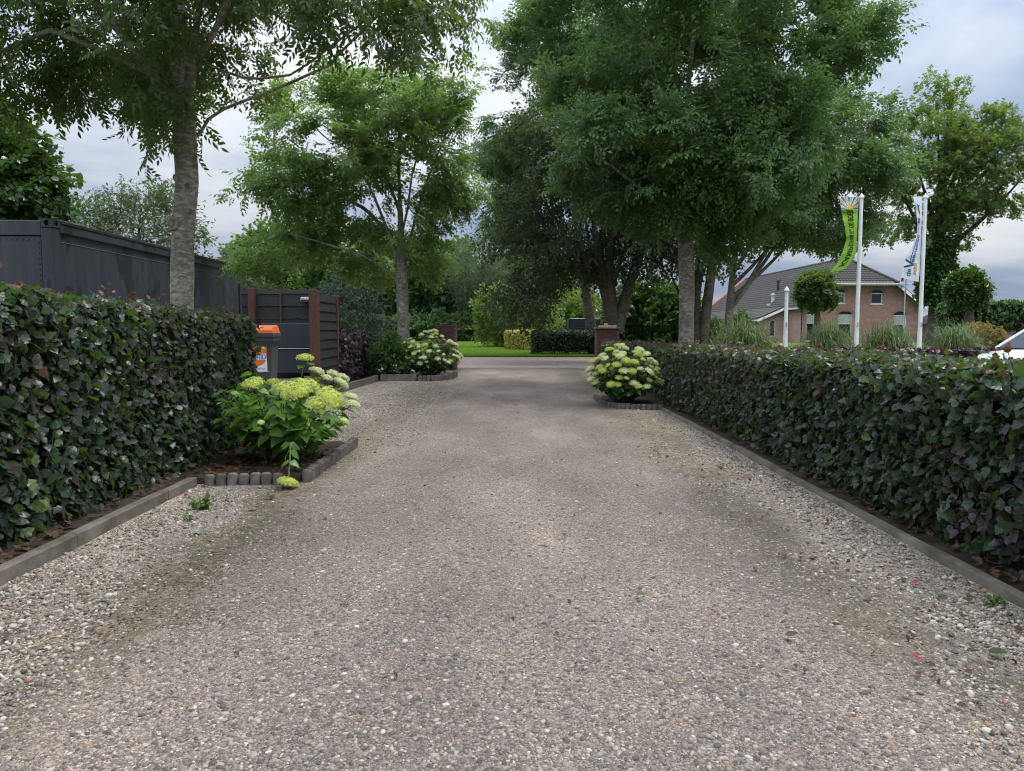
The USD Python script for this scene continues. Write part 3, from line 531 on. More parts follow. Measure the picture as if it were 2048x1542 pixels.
def shell_tree(name, label, base, lobes, R, kind, leafmat, barkmat, n_spray, spray_scale=1.0, group=None, cat='tree', seed=1, droop=0.2, trunk_top=None, zmin=0.3, gaps=0.35, trunk_pts=None, nlimb=5, outward=0.9, clump=None):
    """a farther tree: trunk, main limbs to each lobe, and a crown of sprays with noise-shaped gaps"""
    rng = np.random.default_rng(seed); base = np.asarray(base, float)
    t = thing(name, label, cat, base, 0, group); cen = np.mean([l[:3] for l in lobes], axis=0)
    top = np.array(max(lobes, key=lambda l: l[2])[:3]) if trunk_top is None else np.asarray(trunk_top, float)
    pts = np.asarray(trunk_pts, float) if trunk_pts is not None else np.array([base, base * 0.6 + np.array([base[0] * 0.3 + top[0] * 0.1, base[1] * 0.3 + top[1] * 0.1, 0]) + [0, 0, top[2] * 0.3], base * 0.3 + top * 0.7, top])
    if trunk_pts is None: pts[1] = base + (top - base) * 0.35 + rng.normal(0, 0.05, 3); pts[2] = base + (top - base) * 0.7 + rng.normal(0, 0.1, 3)
    u = np.linspace(0, 1, 14); s = np.linspace(0, 1, len(pts)); q = np.stack([np.interp(u, s, pts[:, k]) for k in range(3)], 1)
    obj('trunk', tube(q - base, R * (1 - 0.75 * u) * (1 + 0.3 * np.exp(-u * 12)), 12), barkmat, t, True)
    for l in sorted(lobes, key=lambda l: -l[3] * l[5])[:nlimb]:
        a = q[rng.integers(4, 9)]; b = np.array(l[:3]) + rng.normal(0, 0.2, 3) * np.array(l[3:])
        mid = (a + b) / 2 + np.array([0, 0, -0.1 * np.linalg.norm(b - a)])
        w = np.linspace(0, 1, 8)[:, None]; c = (1 - w) ** 2 * a + 2 * w * (1 - w) * mid + w * w * b
        obj('limb', tube(c - base, R * np.linspace(0.45, 0.1, 8), 7), barkmat, t, True)
    p = in_lobes(clumps(lobes, clump[0], clump[1], rng, .7) if clump else lobes, int(n_spray * 1.7), rng, 0.75 if not clump else .4, zmin)
    f = fbm(p, 1.4 / max(0.4, np.mean([l[3] for l in lobes])) * 1.3, seed)
    p = p[f > np.quantile(f, gaps * 0.9)][:n_spray]
    n = len(p)
    d = unit(unit(p - cen) * outward + rng.normal(0, 0.5, (n, 3)) + [0, 0, -droop]); nn = np.array([0, 0, 1.0]) + unit(p - cen) * 0.6 + rng.normal(0, 0.4, (n, 3))
    instancer('crown', SPRAY[kind], leafmat, p - base, frames(d, nn), spray_scale * rng.uniform(0.65, 1.25, n), t)
    return t
def pleat(lf, amp, seed):
    v, f = lf; v = v.copy(); r = np.random.default_rng(seed); e = np.abs(v[:, 1]) > .02; k = np.cumsum(e) // 2
    v[e, 2] += np.where(k[e] % 2, amp, -amp); v[e, 1] *= 1 + np.where(k[e] % 2, .13, -.08) + r.normal(0, .05, e.sum()); return v, f
LEAF_BEECH = [pleat(leaf(1, 0.68, 6, 0.14, c, 0.012, 0.15, s), 0.028, s) for s, c in enumerate((-0.22, -0.1, -0.3, 0.05))]
LEAF_SMALL = [leaf(1, 0.6, 2, 0.2, c, 0.0, 0.15, s) for s, c in enumerate((-0.2, 0.0))]
def hedge(name, label, p0, p1, thick, h0, h1, leaf_len, density, leafmat, n_parts=300, z0=0.05, corner=0.12, side=1, tipmat=None, leaves=None, group=None, seed=3, bump=0.05, ends=(True, True), stems=True, back=0.35, topd=1.0, round_h=0.0):
    """a clipped hedge. p0, p1: the foot of the face that we see; side: +1 when the hedge body lies to the left of p0 -> p1"""
    rng = np.random.default_rng(seed); p0, p1 = np.asarray(p0, float), np.asarray(p1, float)
    ax = unit(p1 - p0); L = np.linalg.norm(p1 - p0); nrm = side * np.array([-ax[1], ax[0]]); leaves = leaves or LEAF_BEECH
    t = thing(name, label, 'hedge', (*p0, 0), 0, group)
    H = lambda s: h0 + (h1 - h0) * s / L
    hm = (h0 + h1) / 2
    S, W, Z, N = [], [], [], []
    def add(n, s, w, z, nv): S.append(s); W.append(w); Z.append(z); N.append(np.broadcast_to(nv, (n, 3)))
    n = int(L * hm * density); s = rng.uniform(0, L, n); add(n, s, np.zeros(n), z0 + (H(s) - z0) * rng.uniform(0, 1, n) ** 0.92, (0, -1, 0))
    n = int(L * hm * density * back); s = rng.uniform(0, L, n); add(n, s, np.full(n, thick), z0 + (H(s) - z0) * rng.uniform(0, 1, n), (0, 1, 0))
    n = int(L * thick * density * topd); s = rng.uniform(0, L, n); add(n, s, rng.uniform(0, thick, n), H(s), (0, 0, 1))
    for e, on in enumerate(ends):
        if on:
            n = int(thick * hm * density); s = np.full(n, L * e); add(n, s, rng.uniform(0, thick, n), z0 + (H(s) - z0) * rng.uniform(0, 1, n), (2 * e - 1.0, 0, 0))
    S, W, Z, N = np.concatenate(S), np.concatenate(W), np.concatenate(Z), np.vstack(N).astype(float)
    # rounded corners: pull points near an edge of the box on to an arc
    hh = H(np.clip(S, 0, L)); c = corner
    for _ in range(1):
        q = np.stack([S, W, Z], 1); lo = np.stack([np.full_like(S, c), np.full_like(S, c), np.full_like(S, -9)], 1); hi = np.stack([np.full_like(S, L - c), np.full_like(S, thick - c), hh - c], 1)
        core = np.minimum(np.maximum(q, lo), hi); dv = q - core; ln = np.linalg.norm(dv, axis=1); m = ln > 1e-6
        q[m] = core[m] + dv[m] / ln[m, None] * np.minimum(ln[m], c)[:, None]; N[m] = unit(dv[m]) * 0.7 + N[m] * 0.3
    n = len(q)
    b = (fbm(np.stack([q[:, 0], q[:, 1] * 1.3, q[:, 2]], 1), 2.4, seed) - 0.5) * 2 * bump
    q = q + N * (b - np.abs(rng.normal(0, 0.045, n)) + np.where(rng.uniform(size=n) < 0.06, rng.uniform(0, 0.05, n), 0))[:, None] + rng.normal(0, 0.01, (n, 3))
    up = N[:, 2] > 0.6
    d = np.where(up[:, None], rng.normal(0, 0.8, (n, 3)) + [0, 0, 0.3], N * 0.55 + rng.normal(0, 0.7, (n, 3)) + [0, 0, -0.5])
    nn = unit(N) * .8 + rng.normal(0, 0.55, (n, 3)) + np.array([0, 0, 0.6])
    E = np.array([[ax[0], ax[1], 0], [nrm[0], nrm[1], 0], [0, 0, 1.0]])   # rows: the hedge's own axes
    q, d, nn = q @ E, d @ E, nn @ E
    R = frames(d, nn); sc = leaf_len * rng.uniform(0.45, 1.2, n); which = rng.integers(0, len(leaves), n)
    q = q - d / np.linalg.norm(d, axis=1, keepdims=True) * sc[:, None] * 0.5
    wp = q + np.array([*p0, 0]); face = np.einsum('ij,ij->i', R[:, :, 2], unit(np.array([0, 0, EYE]) - wp))
    sees = (np.einsum('ij,ij->i', N @ E, np.array([0, 0, EYE]) - wp) > 0) & (np.abs(wp[:, 0]) < 0.69 * wp[:, 1])
    tipm = (up & (rng.uniform(size=n) < 0.12)) | (rng.uniform(size=n) < 0.006) if tipmat else np.zeros(n, bool)
    size = np.where(sees, sc * np.abs(face) / np.linalg.norm(wp - np.array([0, 0, EYE]), axis=1), 0)
    outer = np.einsum('ij,ij->i', N @ E, q); 
    order = np.argsort(-size)[:n_parts] if n_parts else np.array([], int)
    keep = np.ones(n, bool); keep[order] = False
    for o in order:
        v, f = leaves[which[o]]
        obj('leaf', (v @ R[o].T * sc[o] + q[o], f), (tipmat if tipm[o] else leafmat) + '_one', t)
    k = keep & ~tipm; obj('leaves', place(leaves, which[k], q[k], R[k], sc[k]), leafmat, t, True, kind='stuff')
    k = keep & tipm
    if k.any(): obj('leaves', place(leaves, which[k], q[k], R[k], sc[k]), tipmat, t, True, kind='stuff', label='reddish and yellowish young leaves')
    if tipmat:      # young shoots standing out of the clipped top
        sh, lv = [], []
        for _ in range(int(L * 9)):
            a = np.array([rng.uniform(.1, L - .1), rng.uniform(.02, thick - .1), 0]); a[2] = H(a[0]) - .03; b2 = a + [rng.normal(0, .04), rng.normal(0, .04), rng.uniform(.05, .14)]
            sh.append(tube(np.array([a, b2]) @ E, [.0022, .0012], 4, False)); nl = 4; fr = rng.uniform(.35, 1, nl)[:, None]
            lv.append(place(leaves, rng.integers(0, len(leaves), nl), ((1 - fr) * a + fr * b2) @ E, frames((rng.normal(0, 1, (nl, 3)) + [0, 0, .5]) @ E, rng.normal(0, .5, (nl, 3)) + [0, 0, 1]), leaf_len * rng.uniform(.35, .7, nl)))
        obj('twigs', join(sh), 'stem', t, kind='stuff'); obj('shoots', join(lv), tipmat, t, kind='stuff', label='young shoots above the clipped top')
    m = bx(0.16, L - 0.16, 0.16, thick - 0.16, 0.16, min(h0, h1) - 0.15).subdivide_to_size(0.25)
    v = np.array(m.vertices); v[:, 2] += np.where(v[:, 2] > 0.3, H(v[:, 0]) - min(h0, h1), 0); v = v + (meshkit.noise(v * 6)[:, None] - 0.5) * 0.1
    obj('branches', (v @ E, m.faces), 'dark_core', t, True)  # solid dark filler; the shade among inner twigs is put into its colour
    if stems:
        st = []
        for s in np.arange(0.15, L - 0.1, 0.22):
            a = np.array([s + rng.normal(0, 0.04), 0.2 + rng.normal(0, 0.05), 0]); b2 = a + [rng.normal(0, 0.06), rng.normal(0, 0.05), 0.25]
            st.append(tube(np.array([a, (a + b2) / 2 + rng.normal(0, 0.01, 3), b2]) @ E, [0.014, 0.011, 0.009], 6))
        obj('stems', join(st), 'stem', t, True, kind='stuff')
    return t
def bush(name, label, c, r, h, kind, leafmat, n, scale=1.0, cat='shrub', seed=5, group=None, flower=None, nf=0, squash=0.8):
    rng = np.random.default_rng(seed); c = np.asarray(c, float); t = thing(name, label, cat, c, 0, group)
    rx, ry = (r, r) if np.isscalar(r) else r
    lob = [(0, 0, h * 0.5, rx, ry, h * 0.52)] + [(rng.uniform(-.5, .5) * rx, rng.uniform(-.5, .5) * ry, h * rng.uniform(.45, .75), rx * .5, ry * .5, h * .35) for _ in range(5)]
    p = in_lobes(lob, n, rng, 0.7, 0.04); m = len(p)
    d = unit(unit(p - [0, 0, h * .3]) + rng.normal(0, .45, (m, 3))); nn = np.array([0, 0, 1.0]) + unit(p - [0, 0, h * .3]) * .6 + rng.normal(0, .35, (m, 3))
    st = []
    for k in range(9):
        b = p[rng.integers(0, m)]; a = np.array([rng.normal(0, .12) * rx, rng.normal(0, .12) * ry, 0]); st.append(tube([a, (a + b) / 2 + [0, 0, .1 * h], b], [.018, .012, .006], 5))
    obj('stems', join(st), 'stem', t, True, kind='stuff')
    instancer('foliage', SPRAY[kind], leafmat, p, frames(d, nn), scale * rng.uniform(.7, 1.2, m), t)
    if flower:
        k = rng.choice(np.nonzero((p[:, 2] > h * .5))[0], nf); 
        obj('flowers', place([leaf(1, .7, 2, .3, .2)], np.zeros(nf * 6, int), np.repeat(p[k] * [1.05, 1.05, 1.08], 6, 0), frames(rng.normal(0, 1, (nf * 6, 3)) + [0, 0, .4], rng.normal(0, 1, (nf * 6, 3))), np.full(nf * 6, .07)), flower, t, kind='stuff')
    return t
def flower_head(seed, n=190):
    """a domed head of many small four-petalled florets, one metre across"""
    rng = np.random.default_rng(seed); k = np.arange(n) + .5
    th = np.arccos(1 - 1.25 * k / n); ph = np.pi * (1 + 5 ** .5) * k
    d = np.stack([np.cos(ph) * np.sin(th), np.sin(ph) * np.sin(th), np.cos(th)], 1)
    bumpy = 1 + .18 * (meshkit.noise(d * 2.6 + seed * 7) - .5) * 2
    p = d * np.array([.5, .5, .27]) * (bumpy + rng.uniform(-.09, .05, n))[:, None] + rng.normal(0, .018, (n, 3))
    petal = leaf(1, .8, 2, .1, .15)
    quad = join([(petal[0] @ np.array([[math.cos(a), -math.sin(a), 0], [math.sin(a), math.cos(a), 0], [0, 0, 1]]).T, petal[1]) for a in np.arange(4) * math.pi / 2])
    R = frames(np.cross(d, rng.normal(size=(n, 3))), d + rng.normal(0, .45, (n, 3)))
    fl = place([quad], np.zeros(n, int), p, R, rng.uniform(.050, .090, n))
    core = trimesh.creation.icosphere(2, 1.0); v = core.vertices * np.array([.37, .37, .16]); v = v[:, :]; 
    return join([fl, (np.maximum(v, [-9, -9, -.12]), core.faces)])
HEADS = [flower_head(s) for s in range(4)]
HEADS_FAR = [flower_head(10 + s, 80) for s in range(3)]
HYD_LEAF = [leaf(1, .82, 4, .16, c, .02, .0, s) for s, c in enumerate((-.25, -.1, -.4, -.3))]
def hydrangea(name, label, c, rx, ry, h, heads, leaf_size, leafmat, heads_meshes, n_stem, seed, far=False, group='hydrangea bushes along the drive', tall=1.0):
    """heads: list of (point, diameter, material)"""
    rng = np.random.default_rng(seed); c = np.asarray(c, float); t = thing(name, label, 'hydrangea', c, 0, group)
    st, pos, d, nn, sc = [], [], [], [], []
    tops = [np.asarray(p) - c for p, _, _ in heads]
    while len(tops) < n_stem:
        a = rng.uniform(0, 2 * math.pi); q = math.sqrt(rng.uniform(0.05, 1)); z = h * (.38 + .52 * rng.uniform() * (1 - .35 * q * q))
        tops.append(np.array([rx * q * math.cos(a), ry * q * math.sin(a), z]))
    for k, b in enumerate(tops):
        a = np.array([b[0] * .22 + rng.normal(0, .04), b[1] * .22 + rng.normal(0, .04), 0]); m = np.array([(a[0] + b[0]) / 2 * .85, (a[1] + b[1]) / 2 * .85, b[2] * .55])
        w = np.linspace(0, 1, 7)[:, None]; cv = (1 - w) ** 2 * a + 2 * w * (1 - w) * m + w * w * b
        st.append(tube(cv, np.linspace(.006, .0035, 7), 5, False))
        top = .93 if k < len(heads) else 1.0
        ax = unit(b - m)
        for i, u in enumerate(np.linspace(.42, top, 5)):
            p = (1 - u) ** 2 * a + 2 * u * (1 - u) * m + u * u * b; ph = i * math.pi / 2 + rng.uniform(-.4, .4) + k
            for s_ in (0, math.pi):
                dd = np.array([math.cos(ph + s_), math.sin(ph + s_), rng.uniform(-.45, .15)]) + .35 * unit([b[0], b[1], .001])
                L = leaf_size * rng.uniform(.65, 1.15) * (.75 if u > .85 else 1)
                pos.append(p + unit(dd) * L * .25); d.append(dd); nn.append(np.array([0, 0, 1.0]) + rng.normal(0, .25, 3) + .35 * unit([b[0], b[1], .001])); sc.append(L)
    pos, d, nn, sc = map(np.array, (pos, d, nn, sc)); R = frames(d, nn); wh = rng.integers(0, 4, len(pos))
    ok = pos[:, 2] > .04; pos, R, sc, wh = pos[ok], R[ok], sc[ok], wh[ok]
    obj('stems', join(st), 'green_stem', t, True, kind='stuff')
    dist = np.linalg.norm(pos + c - [0, 0, EYE], axis=1); order = np.argsort(dist - pos[:, 2] * .5)
    for o in order[:300]:
        v, f = HYD_LEAF[wh[o]]; obj('leaf', (v @ R[o].T * sc[o] + pos[o], f), leafmat + '_one', t, True)
    o = order[300:]
    if len(o): obj('leaves', place(HYD_LEAF, wh[o], pos[o], R[o], sc[o]), leafmat, t, True, kind='stuff')
    for p, dia, mt in heads:
        v, f = heads_meshes[rng.integers(0, len(heads_meshes))]; tilt = unit((np.asarray(p) - c) * [1, 1, 0] * .7 + [rng.normal(0, .12), rng.normal(0, .12), 1.0 * h])
        Rm = frames(np.cross(tilt, rng.normal(size=3))[None], tilt[None])[0]
        obj('flower_head', (v @ Rm.T * dia + np.asarray(p) - c, f), mt, t)
    return t

# ------------------------------------------------------------------ the setting: ground, drive, road, lawn
obj('ground', sheet(np.concatenate([[-700, -200, -80], np.linspace(-40, 60, 41), [120, 300, 700]]), np.concatenate([[-60, -20], np.linspace(-5, 100, 43), [200, 400, 900]]), lambda X, Y: -0.03 + 0 * X), 'meadow', kind='structure', label='rough grassland around the drive')
xs = np.linspace(-6.6, 3.0, 97); ys = np.concatenate([np.linspace(-2, 9, 111), np.linspace(9.2, 20.1, 60)])
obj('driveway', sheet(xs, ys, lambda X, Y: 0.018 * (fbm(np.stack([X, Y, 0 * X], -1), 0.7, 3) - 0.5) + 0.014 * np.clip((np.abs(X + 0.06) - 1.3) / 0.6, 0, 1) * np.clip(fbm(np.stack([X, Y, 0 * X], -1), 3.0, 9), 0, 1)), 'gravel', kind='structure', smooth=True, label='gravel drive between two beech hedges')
def slab(name, poly, z, matn, label=None, kind='structure', depth=0.12):
    m = trimesh.creation.extrude_polygon(Polygon(poly), depth, engine='earcut'); m.apply_translation((0, 0, z - depth)); return obj(name, m, matn, kind=kind, label=label)
def bedtop(name, poly, z, label):
    p = Polygon(poly); x0, y0, x1, y1 = p.bounds; m = trimesh.creation.extrude_polygon(p, 0.1, engine='earcut').subdivide_to_size(0.12)
    v = np.array(m.vertices); v[:, 2] += z - 0.1 + (v[:, 2] > 0.05) * (fbm(v, 6, 4) - 0.5) * 0.04
    return obj(name, (v, m.faces), 'soil', kind='structure', label=label, smooth=True)
bedtop('planting_bed', [(-3.6, -1), (-2.23, -1), (-2.23, 7.1), (-3.6, 7.1)], 0.05, 'dark soil under the tall beech hedge')
bedtop('planting_bed', [(2.03, -1), (3.3, -1), (3.3, 18.7), (2.03, 18.7)], 0.035, 'dark soil under the low beech hedge')
bedtop('planting_bed', [(-2.22, 5.07), (-1.5, 5.15), (-1.5, 6.72), (-2.22, 6.85)], 0.05, 'soil bed of the hydrangea beside the tall hedge')
bedtop('planting_bed', [(-3.1, 12.4), (-2.92, 12.4), (-2.74, 14.95), (-1.9, 14.95), (-1.4, 15.5), (-1.3, 16.6), (-1.7, 17.6), (-4.2, 17.6), (-4.2, 14.3), (-3.1, 14.2)], 0.06, 'soil bed at the foot of the ash tree and purple hedge')
bedtop('planting_bed', [(1.37, 11.3), (1.38, 10.4), (1.62, 9.88), (2.02, 9.78), (2.02, 11.4)], 0.05, 'soil bed of the hydrangea at the end of the low hedge')
# brick road across the end of the drive
road = thing('road', 'brick paved road crossing the end of the drive', None, (0, 20.1, 0), kind='structure')
obj('road_base', bx(-45, 60, 0.02, 6.4, -0.10, -0.022), 'paver_joint', road)
pv_near, pv_far = [], []
PAV = bx(-0.098, 0.098, -0.048, 0.048, -0.05, 0.0, 0.004)
rng = np.random.default_rng(11)
for r in range(56):
    for c in range(-58 if r < 40 else -70, 66):
        x, y = (c + 0.5 * (r % 2)) * 0.203, 0.09 + r * 0.113
        if abs(x + 0.0) > 13: continue
        (pv_near if (r < 9 and -1.3 < x < 2.5 and len(pv_near) < 170) else pv_far).append((x, y, -0.016 + rng.normal(0, 0.0015)))
for p in pv_near: m = PAV.copy(); m.apply_translation(p); obj('brick', m, 'paver', road)
q = np.array(pv_far); I = np.repeat(np.eye(3)[None], len(q), 0)
PAVL = bx(-0.098, 0.098, -0.052, 0.052, -0.03, 0.0)
obj('bricks', place([(np.array(PAVL.vertices), np.array(PAVL.faces))], np.zeros(len(q), int), q, I, np.ones(len(q))), 'paver', road, kind='stuff')
for x in np.arange(-13, 13.5, 1.0): obj('kerb_stone', bx(x + .004, x + .996, -.01, .085, -.12, -.006, .006), 'verge_stone', road); obj('kerb_stone', bx(x + .004, x + .996, 6.40, 6.55, -.12, .02, .006), 'verge_stone', road)
obj('verge', sheet(np.linspace(-16, 40, 60), np.array([26.66, 26.8, 27.3]), lambda X, Y: 0.0 * X - 0.004), 'meadow', kind='structure', label='worn grass strip along the far side of the road')
obj('lawn', sheet(np.linspace(-30, 12, 80), np.linspace(27.3, 64, 50), lambda X, Y: 0.02 * fbm(np.stack([X, Y, 0 * X], -1), .3, 2)), 'grass_ground', kind='structure', smooth=True, label='bright mown lawn beyond the road')
# grass blades of the lawn in view
n = 34000; rng = np.random.default_rng(12)
tuft = join([(lambda a: (leaf(1, .1, 2, .0, .35)[0] @ np.array([[.45 * math.cos(a), .45 * math.sin(a), .9], [-math.sin(a), math.cos(a), 0], [-.9 * math.cos(a), -.9 * math.sin(a), .45]]), leaf(1, .1, 2)[1]))(a) for a in np.arange(6) * 1.05])
Yg = 27.3 + 28 * rng.uniform(size=n) ** 1.7; Xg = rng.uniform(-.17, .14, n) * Yg
a = rng.uniform(0, 6.28, n); R = np.stack([np.stack([np.cos(a), -np.sin(a), 0 * a], -1), np.stack([np.sin(a), np.cos(a), 0 * a], -1), np.stack([0 * a, 0 * a, 1 + 0 * a], -1)], 1)
instancer('grass', [tuft], 'grass_blade', np.stack([Xg, Yg, 0 * Xg], 1), R, rng.uniform(.05, .10, n), label='short green grass of the lawn')

# kerbs along the drive
def kerb(label, pts, w, h, side, matn='concrete', seg=1.0, depth=0.15):
    pts = np.array(pts, float); t = thing('kerb', label, 'kerb', (*pts[0], 0))
    s = np.concatenate([[0], np.cumsum(np.linalg.norm(np.diff(pts, axis=0), axis=1))]); rng = np.random.default_rng(int(abs(pts[0, 0] * 100)))
    for a in np.arange(0, s[-1] - 0.2, seg):
        b = min(a + seg, s[-1]); A, B = [np.array([np.interp(x, s, pts[:, k]) for k in range(2)]) for x in (a + .004, b - .004)]
        ang = math.atan2(*(B - A)[::-1]); L = np.linalg.norm(B - A); dz = rng.normal(0, .004)
        m = bx(0, L, 0 if side > 0 else -w, w if side > 0 else 0, -depth, h + dz, .006); m.apply_transform(trimesh.transformations.rotation_matrix(ang + rng.normal(0, .004), [0, 0, 1])); m.apply_translation((*(A - pts[0]), 0))
        obj('kerb_stone', m, matn, t)
kerb('concrete kerb strip at the foot of the tall beech hedge', [(-2.16, 0.6), (-2.16, 5.02)], .06, .075, 1)
kerb('long concrete kerb strip at the foot of the low beech hedge', [(2.0, 0.5), (1.96, 9.7)], .048, .045, -1)
kerb('concrete kerb strip in front of the purple hedge', [(-2.84, 12.4), (-2.69, 14.86)], .06, .13, 1, 'concrete_dark')
kerb('short concrete edging beside the small round shrub', [(-2.66, 14.88), (-1.93, 14.88)], .06, .14, 1, 'concrete_dark', 0.75)
def logs(label, pts, r, h, tilt=0.0):
    pts = np.array(pts, float); t = thing('log_edging', label, 'edging', (*pts[0], 0)); s = np.concatenate([[0], np.cumsum(np.linalg.norm(np.diff(pts, axis=0), axis=1))]); rng = np.random.default_rng(5)
    for a in np.arange(r, s[-1], 2.05 * r):
        x, y = [np.interp(a, s, pts[:, k]) for k in range(2)]
        hh = h + rng.normal(0, .004); m = lathe([(0, -.1), (r, -.1), (r, hh - .012), (r - .010, hh), (0, hh)], 14)
        m.apply_transform(trimesh.transformations.rotation_matrix(tilt + rng.normal(0, .02), [0, 1, 0])); m.apply_translation((x - pts[0, 0], y - pts[0, 1], 0))
        obj('half_log', m, 'concrete_dark', t, 40)
logs('front row of concrete log edging before the near hydrangea', [(-2.12, 5.03), (-1.56, 5.10)], .037, .088)
logs('concrete log edging along the drive beside the near hydrangea', [(-1.46, 5.16), (-1.45, 6.72)], .037, .09, .08)
logs('curved concrete log edging round the hydrangea by the ash tree', [(-1.90, 14.9), (-1.62, 14.98), (-1.40, 15.25), (-1.28, 15.7), (-1.25, 16.6)], .042, .12)
logs('curved concrete log edging round the hydrangea at the end of the low hedge', [(1.28, 11.3), (1.27, 10.7), (1.34, 10.2), (1.52, 9.88), (1.74, 9.76), (1.97, 9.72)], .036, .075)

# loose stones: real pebbles where they can be told apart
def pebble(seed, flat):
    m = trimesh.creation.icosphere(1, 1.0); v = np.array(m.vertices); r = np.random.default_rng(seed)
    v = v * (0.8 + 0.4 * meshkit.noise(v * 1.3 + seed * 5)[:, None]) * np.array([1.15, 0.85, flat]) + r.normal(0, .03, v.shape)
    return v, np.array(m.faces)
PEB = [pebble(s, f) for s, f in enumerate((.55, .5, .65, .45, .7))]
def scatter(n, x0, x1, y0, y1, power, rng):
    u = rng.uniform(size=n); k = 1 - power; Y = (y0 ** k + u * (y1 ** k - y0 ** k)) ** (1 / k)
    return rng.uniform(x0, x1, n), Y
def flatR(n, rng, tilt=.25):
    a = rng.uniform(0, 6.28, n); return frames(np.stack([np.cos(a), np.sin(a), rng.normal(0, tilt, n)], 1), np.stack([rng.normal(0, tilt, n), rng.normal(0, tilt, n), np.ones(n)], 1))
rng = np.random.default_rng(21)
dz = lambda X, Y: 0.018 * (fbm(np.stack([X, Y, 0 * X], -1), 0.7, 3) - 0.5) + 0.014 * np.clip((np.abs(X + 0.06) - 1.3) / 0.6, 0, 1) * np.clip(fbm(np.stack([X, Y, 0 * X], -1), 3.0, 9), 0, 1)
X, Y = scatter(120000, -2.1, 1.95, 1.7, 12, 1.9, rng)
band = np.exp(-((np.abs(X + .0) - 1.45) / .22) ** 2) * (fbm(np.stack([X, Y, 0 * X], -1), 2.2, 55) > .42) * (Y < 9)
k = (np.abs(X) < .71 * Y + .1) & (rng.uniform(size=len(X)) > .8 * band); X, Y = X[k], Y[k]
sz = np.clip(rng.lognormal(math.log(.0034), .45, len(X)), .002, .0115)
instancer('gravel', PEB, 'pebble', np.stack([X, Y, dz(X, Y) - sz * .05], 1), flatR(len(X), rng, .10), sz, label='mixed grey and brown stones set in the drive', smooth=True)
Xl, Yl = scatter(52000, -2.15, -1.2, 1.7, 16, 1.6, rng); Xr, Yr = scatter(46000, 1.15, 1.97, 1.7, 10, 1.5, rng); Xf, Yf = scatter(24000, -2.7, -.9, 5.6, 15, 1.3, rng)
X, Y = np.concatenate([Xl, Xr, Xf]), np.concatenate([Yl, Yr, Yf]); nz = fbm(np.stack([X, Y, 0 * X], -1), .9, 31); nz2 = fbm(np.stack([X, Y, 0 * X], -1), 4.5, 33)
k = (np.abs(X + .06) + 1.0 * (nz - .5) > 1.56 + .03 * np.clip(Y - 5, 0, 9) + .22 * rng.normal(size=len(X))) & (np.abs(X) < .71 * Y + .1) & (rng.uniform(size=len(X)) < np.clip((nz2 - .32) * 5, .12, 1))
k |= (X < -.9) & (Y > 6.8) & (rng.uniform(size=len(X)) < .5)
k &= rng.uniform(size=len(X)) > .8 * np.exp(-((np.abs(X) - 1.5) / .2) ** 2) * (fbm(np.stack([X, Y, 0 * X], -1), 2.2, 55) > .42) * (Y < 9)
inbed = (X < -1.42) & (Y > 5.0) & (Y < 6.8); k &= ~inbed & (X > -2.15 - .75 * np.clip((Y - 7) / 3, 0, 1))
X, Y = X[k], Y[k]; sz = np.clip(rng.lognormal(math.log(.0044), .45, len(X)), .0028, .014)
instancer('gravel', PEB, 'pale_pebble', np.stack([X, Y, dz(X, Y) + sz * .35], 1), flatR(len(X), rng, .4), sz, label='pale loose gravel along both edges of the drive', smooth=True)
# moss cushions between loose and packed stone
n = 24000; side = rng.uniform(size=n) < .62; X = np.where(side, -1.50, 1.58) + rng.normal(0, .17, n); _, Y = scatter(n, 0, 1, 2.4, 9, 1.5, rng); nz = fbm(np.stack([X, Y, 0 * X], -1), 2.2, 55)
k = (nz + rng.normal(0, .06, n) > .48) & (np.abs(X) < 2.1) & ~((X < -1.42) & (Y > 5.0) & (Y < 6.8)); X, Y = X[k], Y[k]
instancer('moss', [pebble(40 + s, .3) for s in range(3)], 'moss', np.stack([X, Y, dz(X, Y) - .003], 1), flatR(len(X), rng, .1), rng.uniform(.004, .012, len(X)), label='olive brown moss along the edges of the drive', smooth=True)
# leaf litter on the beds and at the kerbs
def litter(name, n, x0, x1, y0, y1, z, size, seed, label, m='dry_leaf'):
    r = np.random.default_rng(seed); X, Y = scatter(n, x0, x1, y0, y1, 1.2, r)
    v = place(LEAF_BEECH, r.integers(0, 4, n), np.stack([X, Y, np.full(n, z) + r.uniform(0, .012, n)], 1), flatR(n, r, .35), size * r.uniform(.6, 1.2, n))
    obj(name, v, m, kind='stuff', label=label)
litter('leaf_litter', 420, -2.5, -2.24, 1.5, 6.9, .075, .05, 1, 'dry brown leaves behind the kerb of the tall hedge')
litter('leaf_litter', 520, 2.04, 2.3, 1.5, 9.6, .06, .05, 2, 'dry brown leaves behind the kerb of the low hedge')
litter('leaf_litter', 420, -2.2, -1.52, 5.15, 6.6, .06, .045, 3, 'dry brown leaves on the soil round the near hydrangea')
litter('leaf_litter', 240, 1.25, 1.95, 2.0, 9.4, .014, .026, 4, 'small dead leaves scattered over the gravel by the low hedge')
litter('leaf_litter', 50, -2.1, -1.3, 2.5, 5.0, .02, .028, 5, 'small dead leaves scattered over the gravel by the tall hedge')
litter('leaf_litter', 260, -1.3, 1.3, 2.0, 13, .012, .022, 6, 'tiny dark crumbs of leaf scattered over the middle of the drive', 'stem')
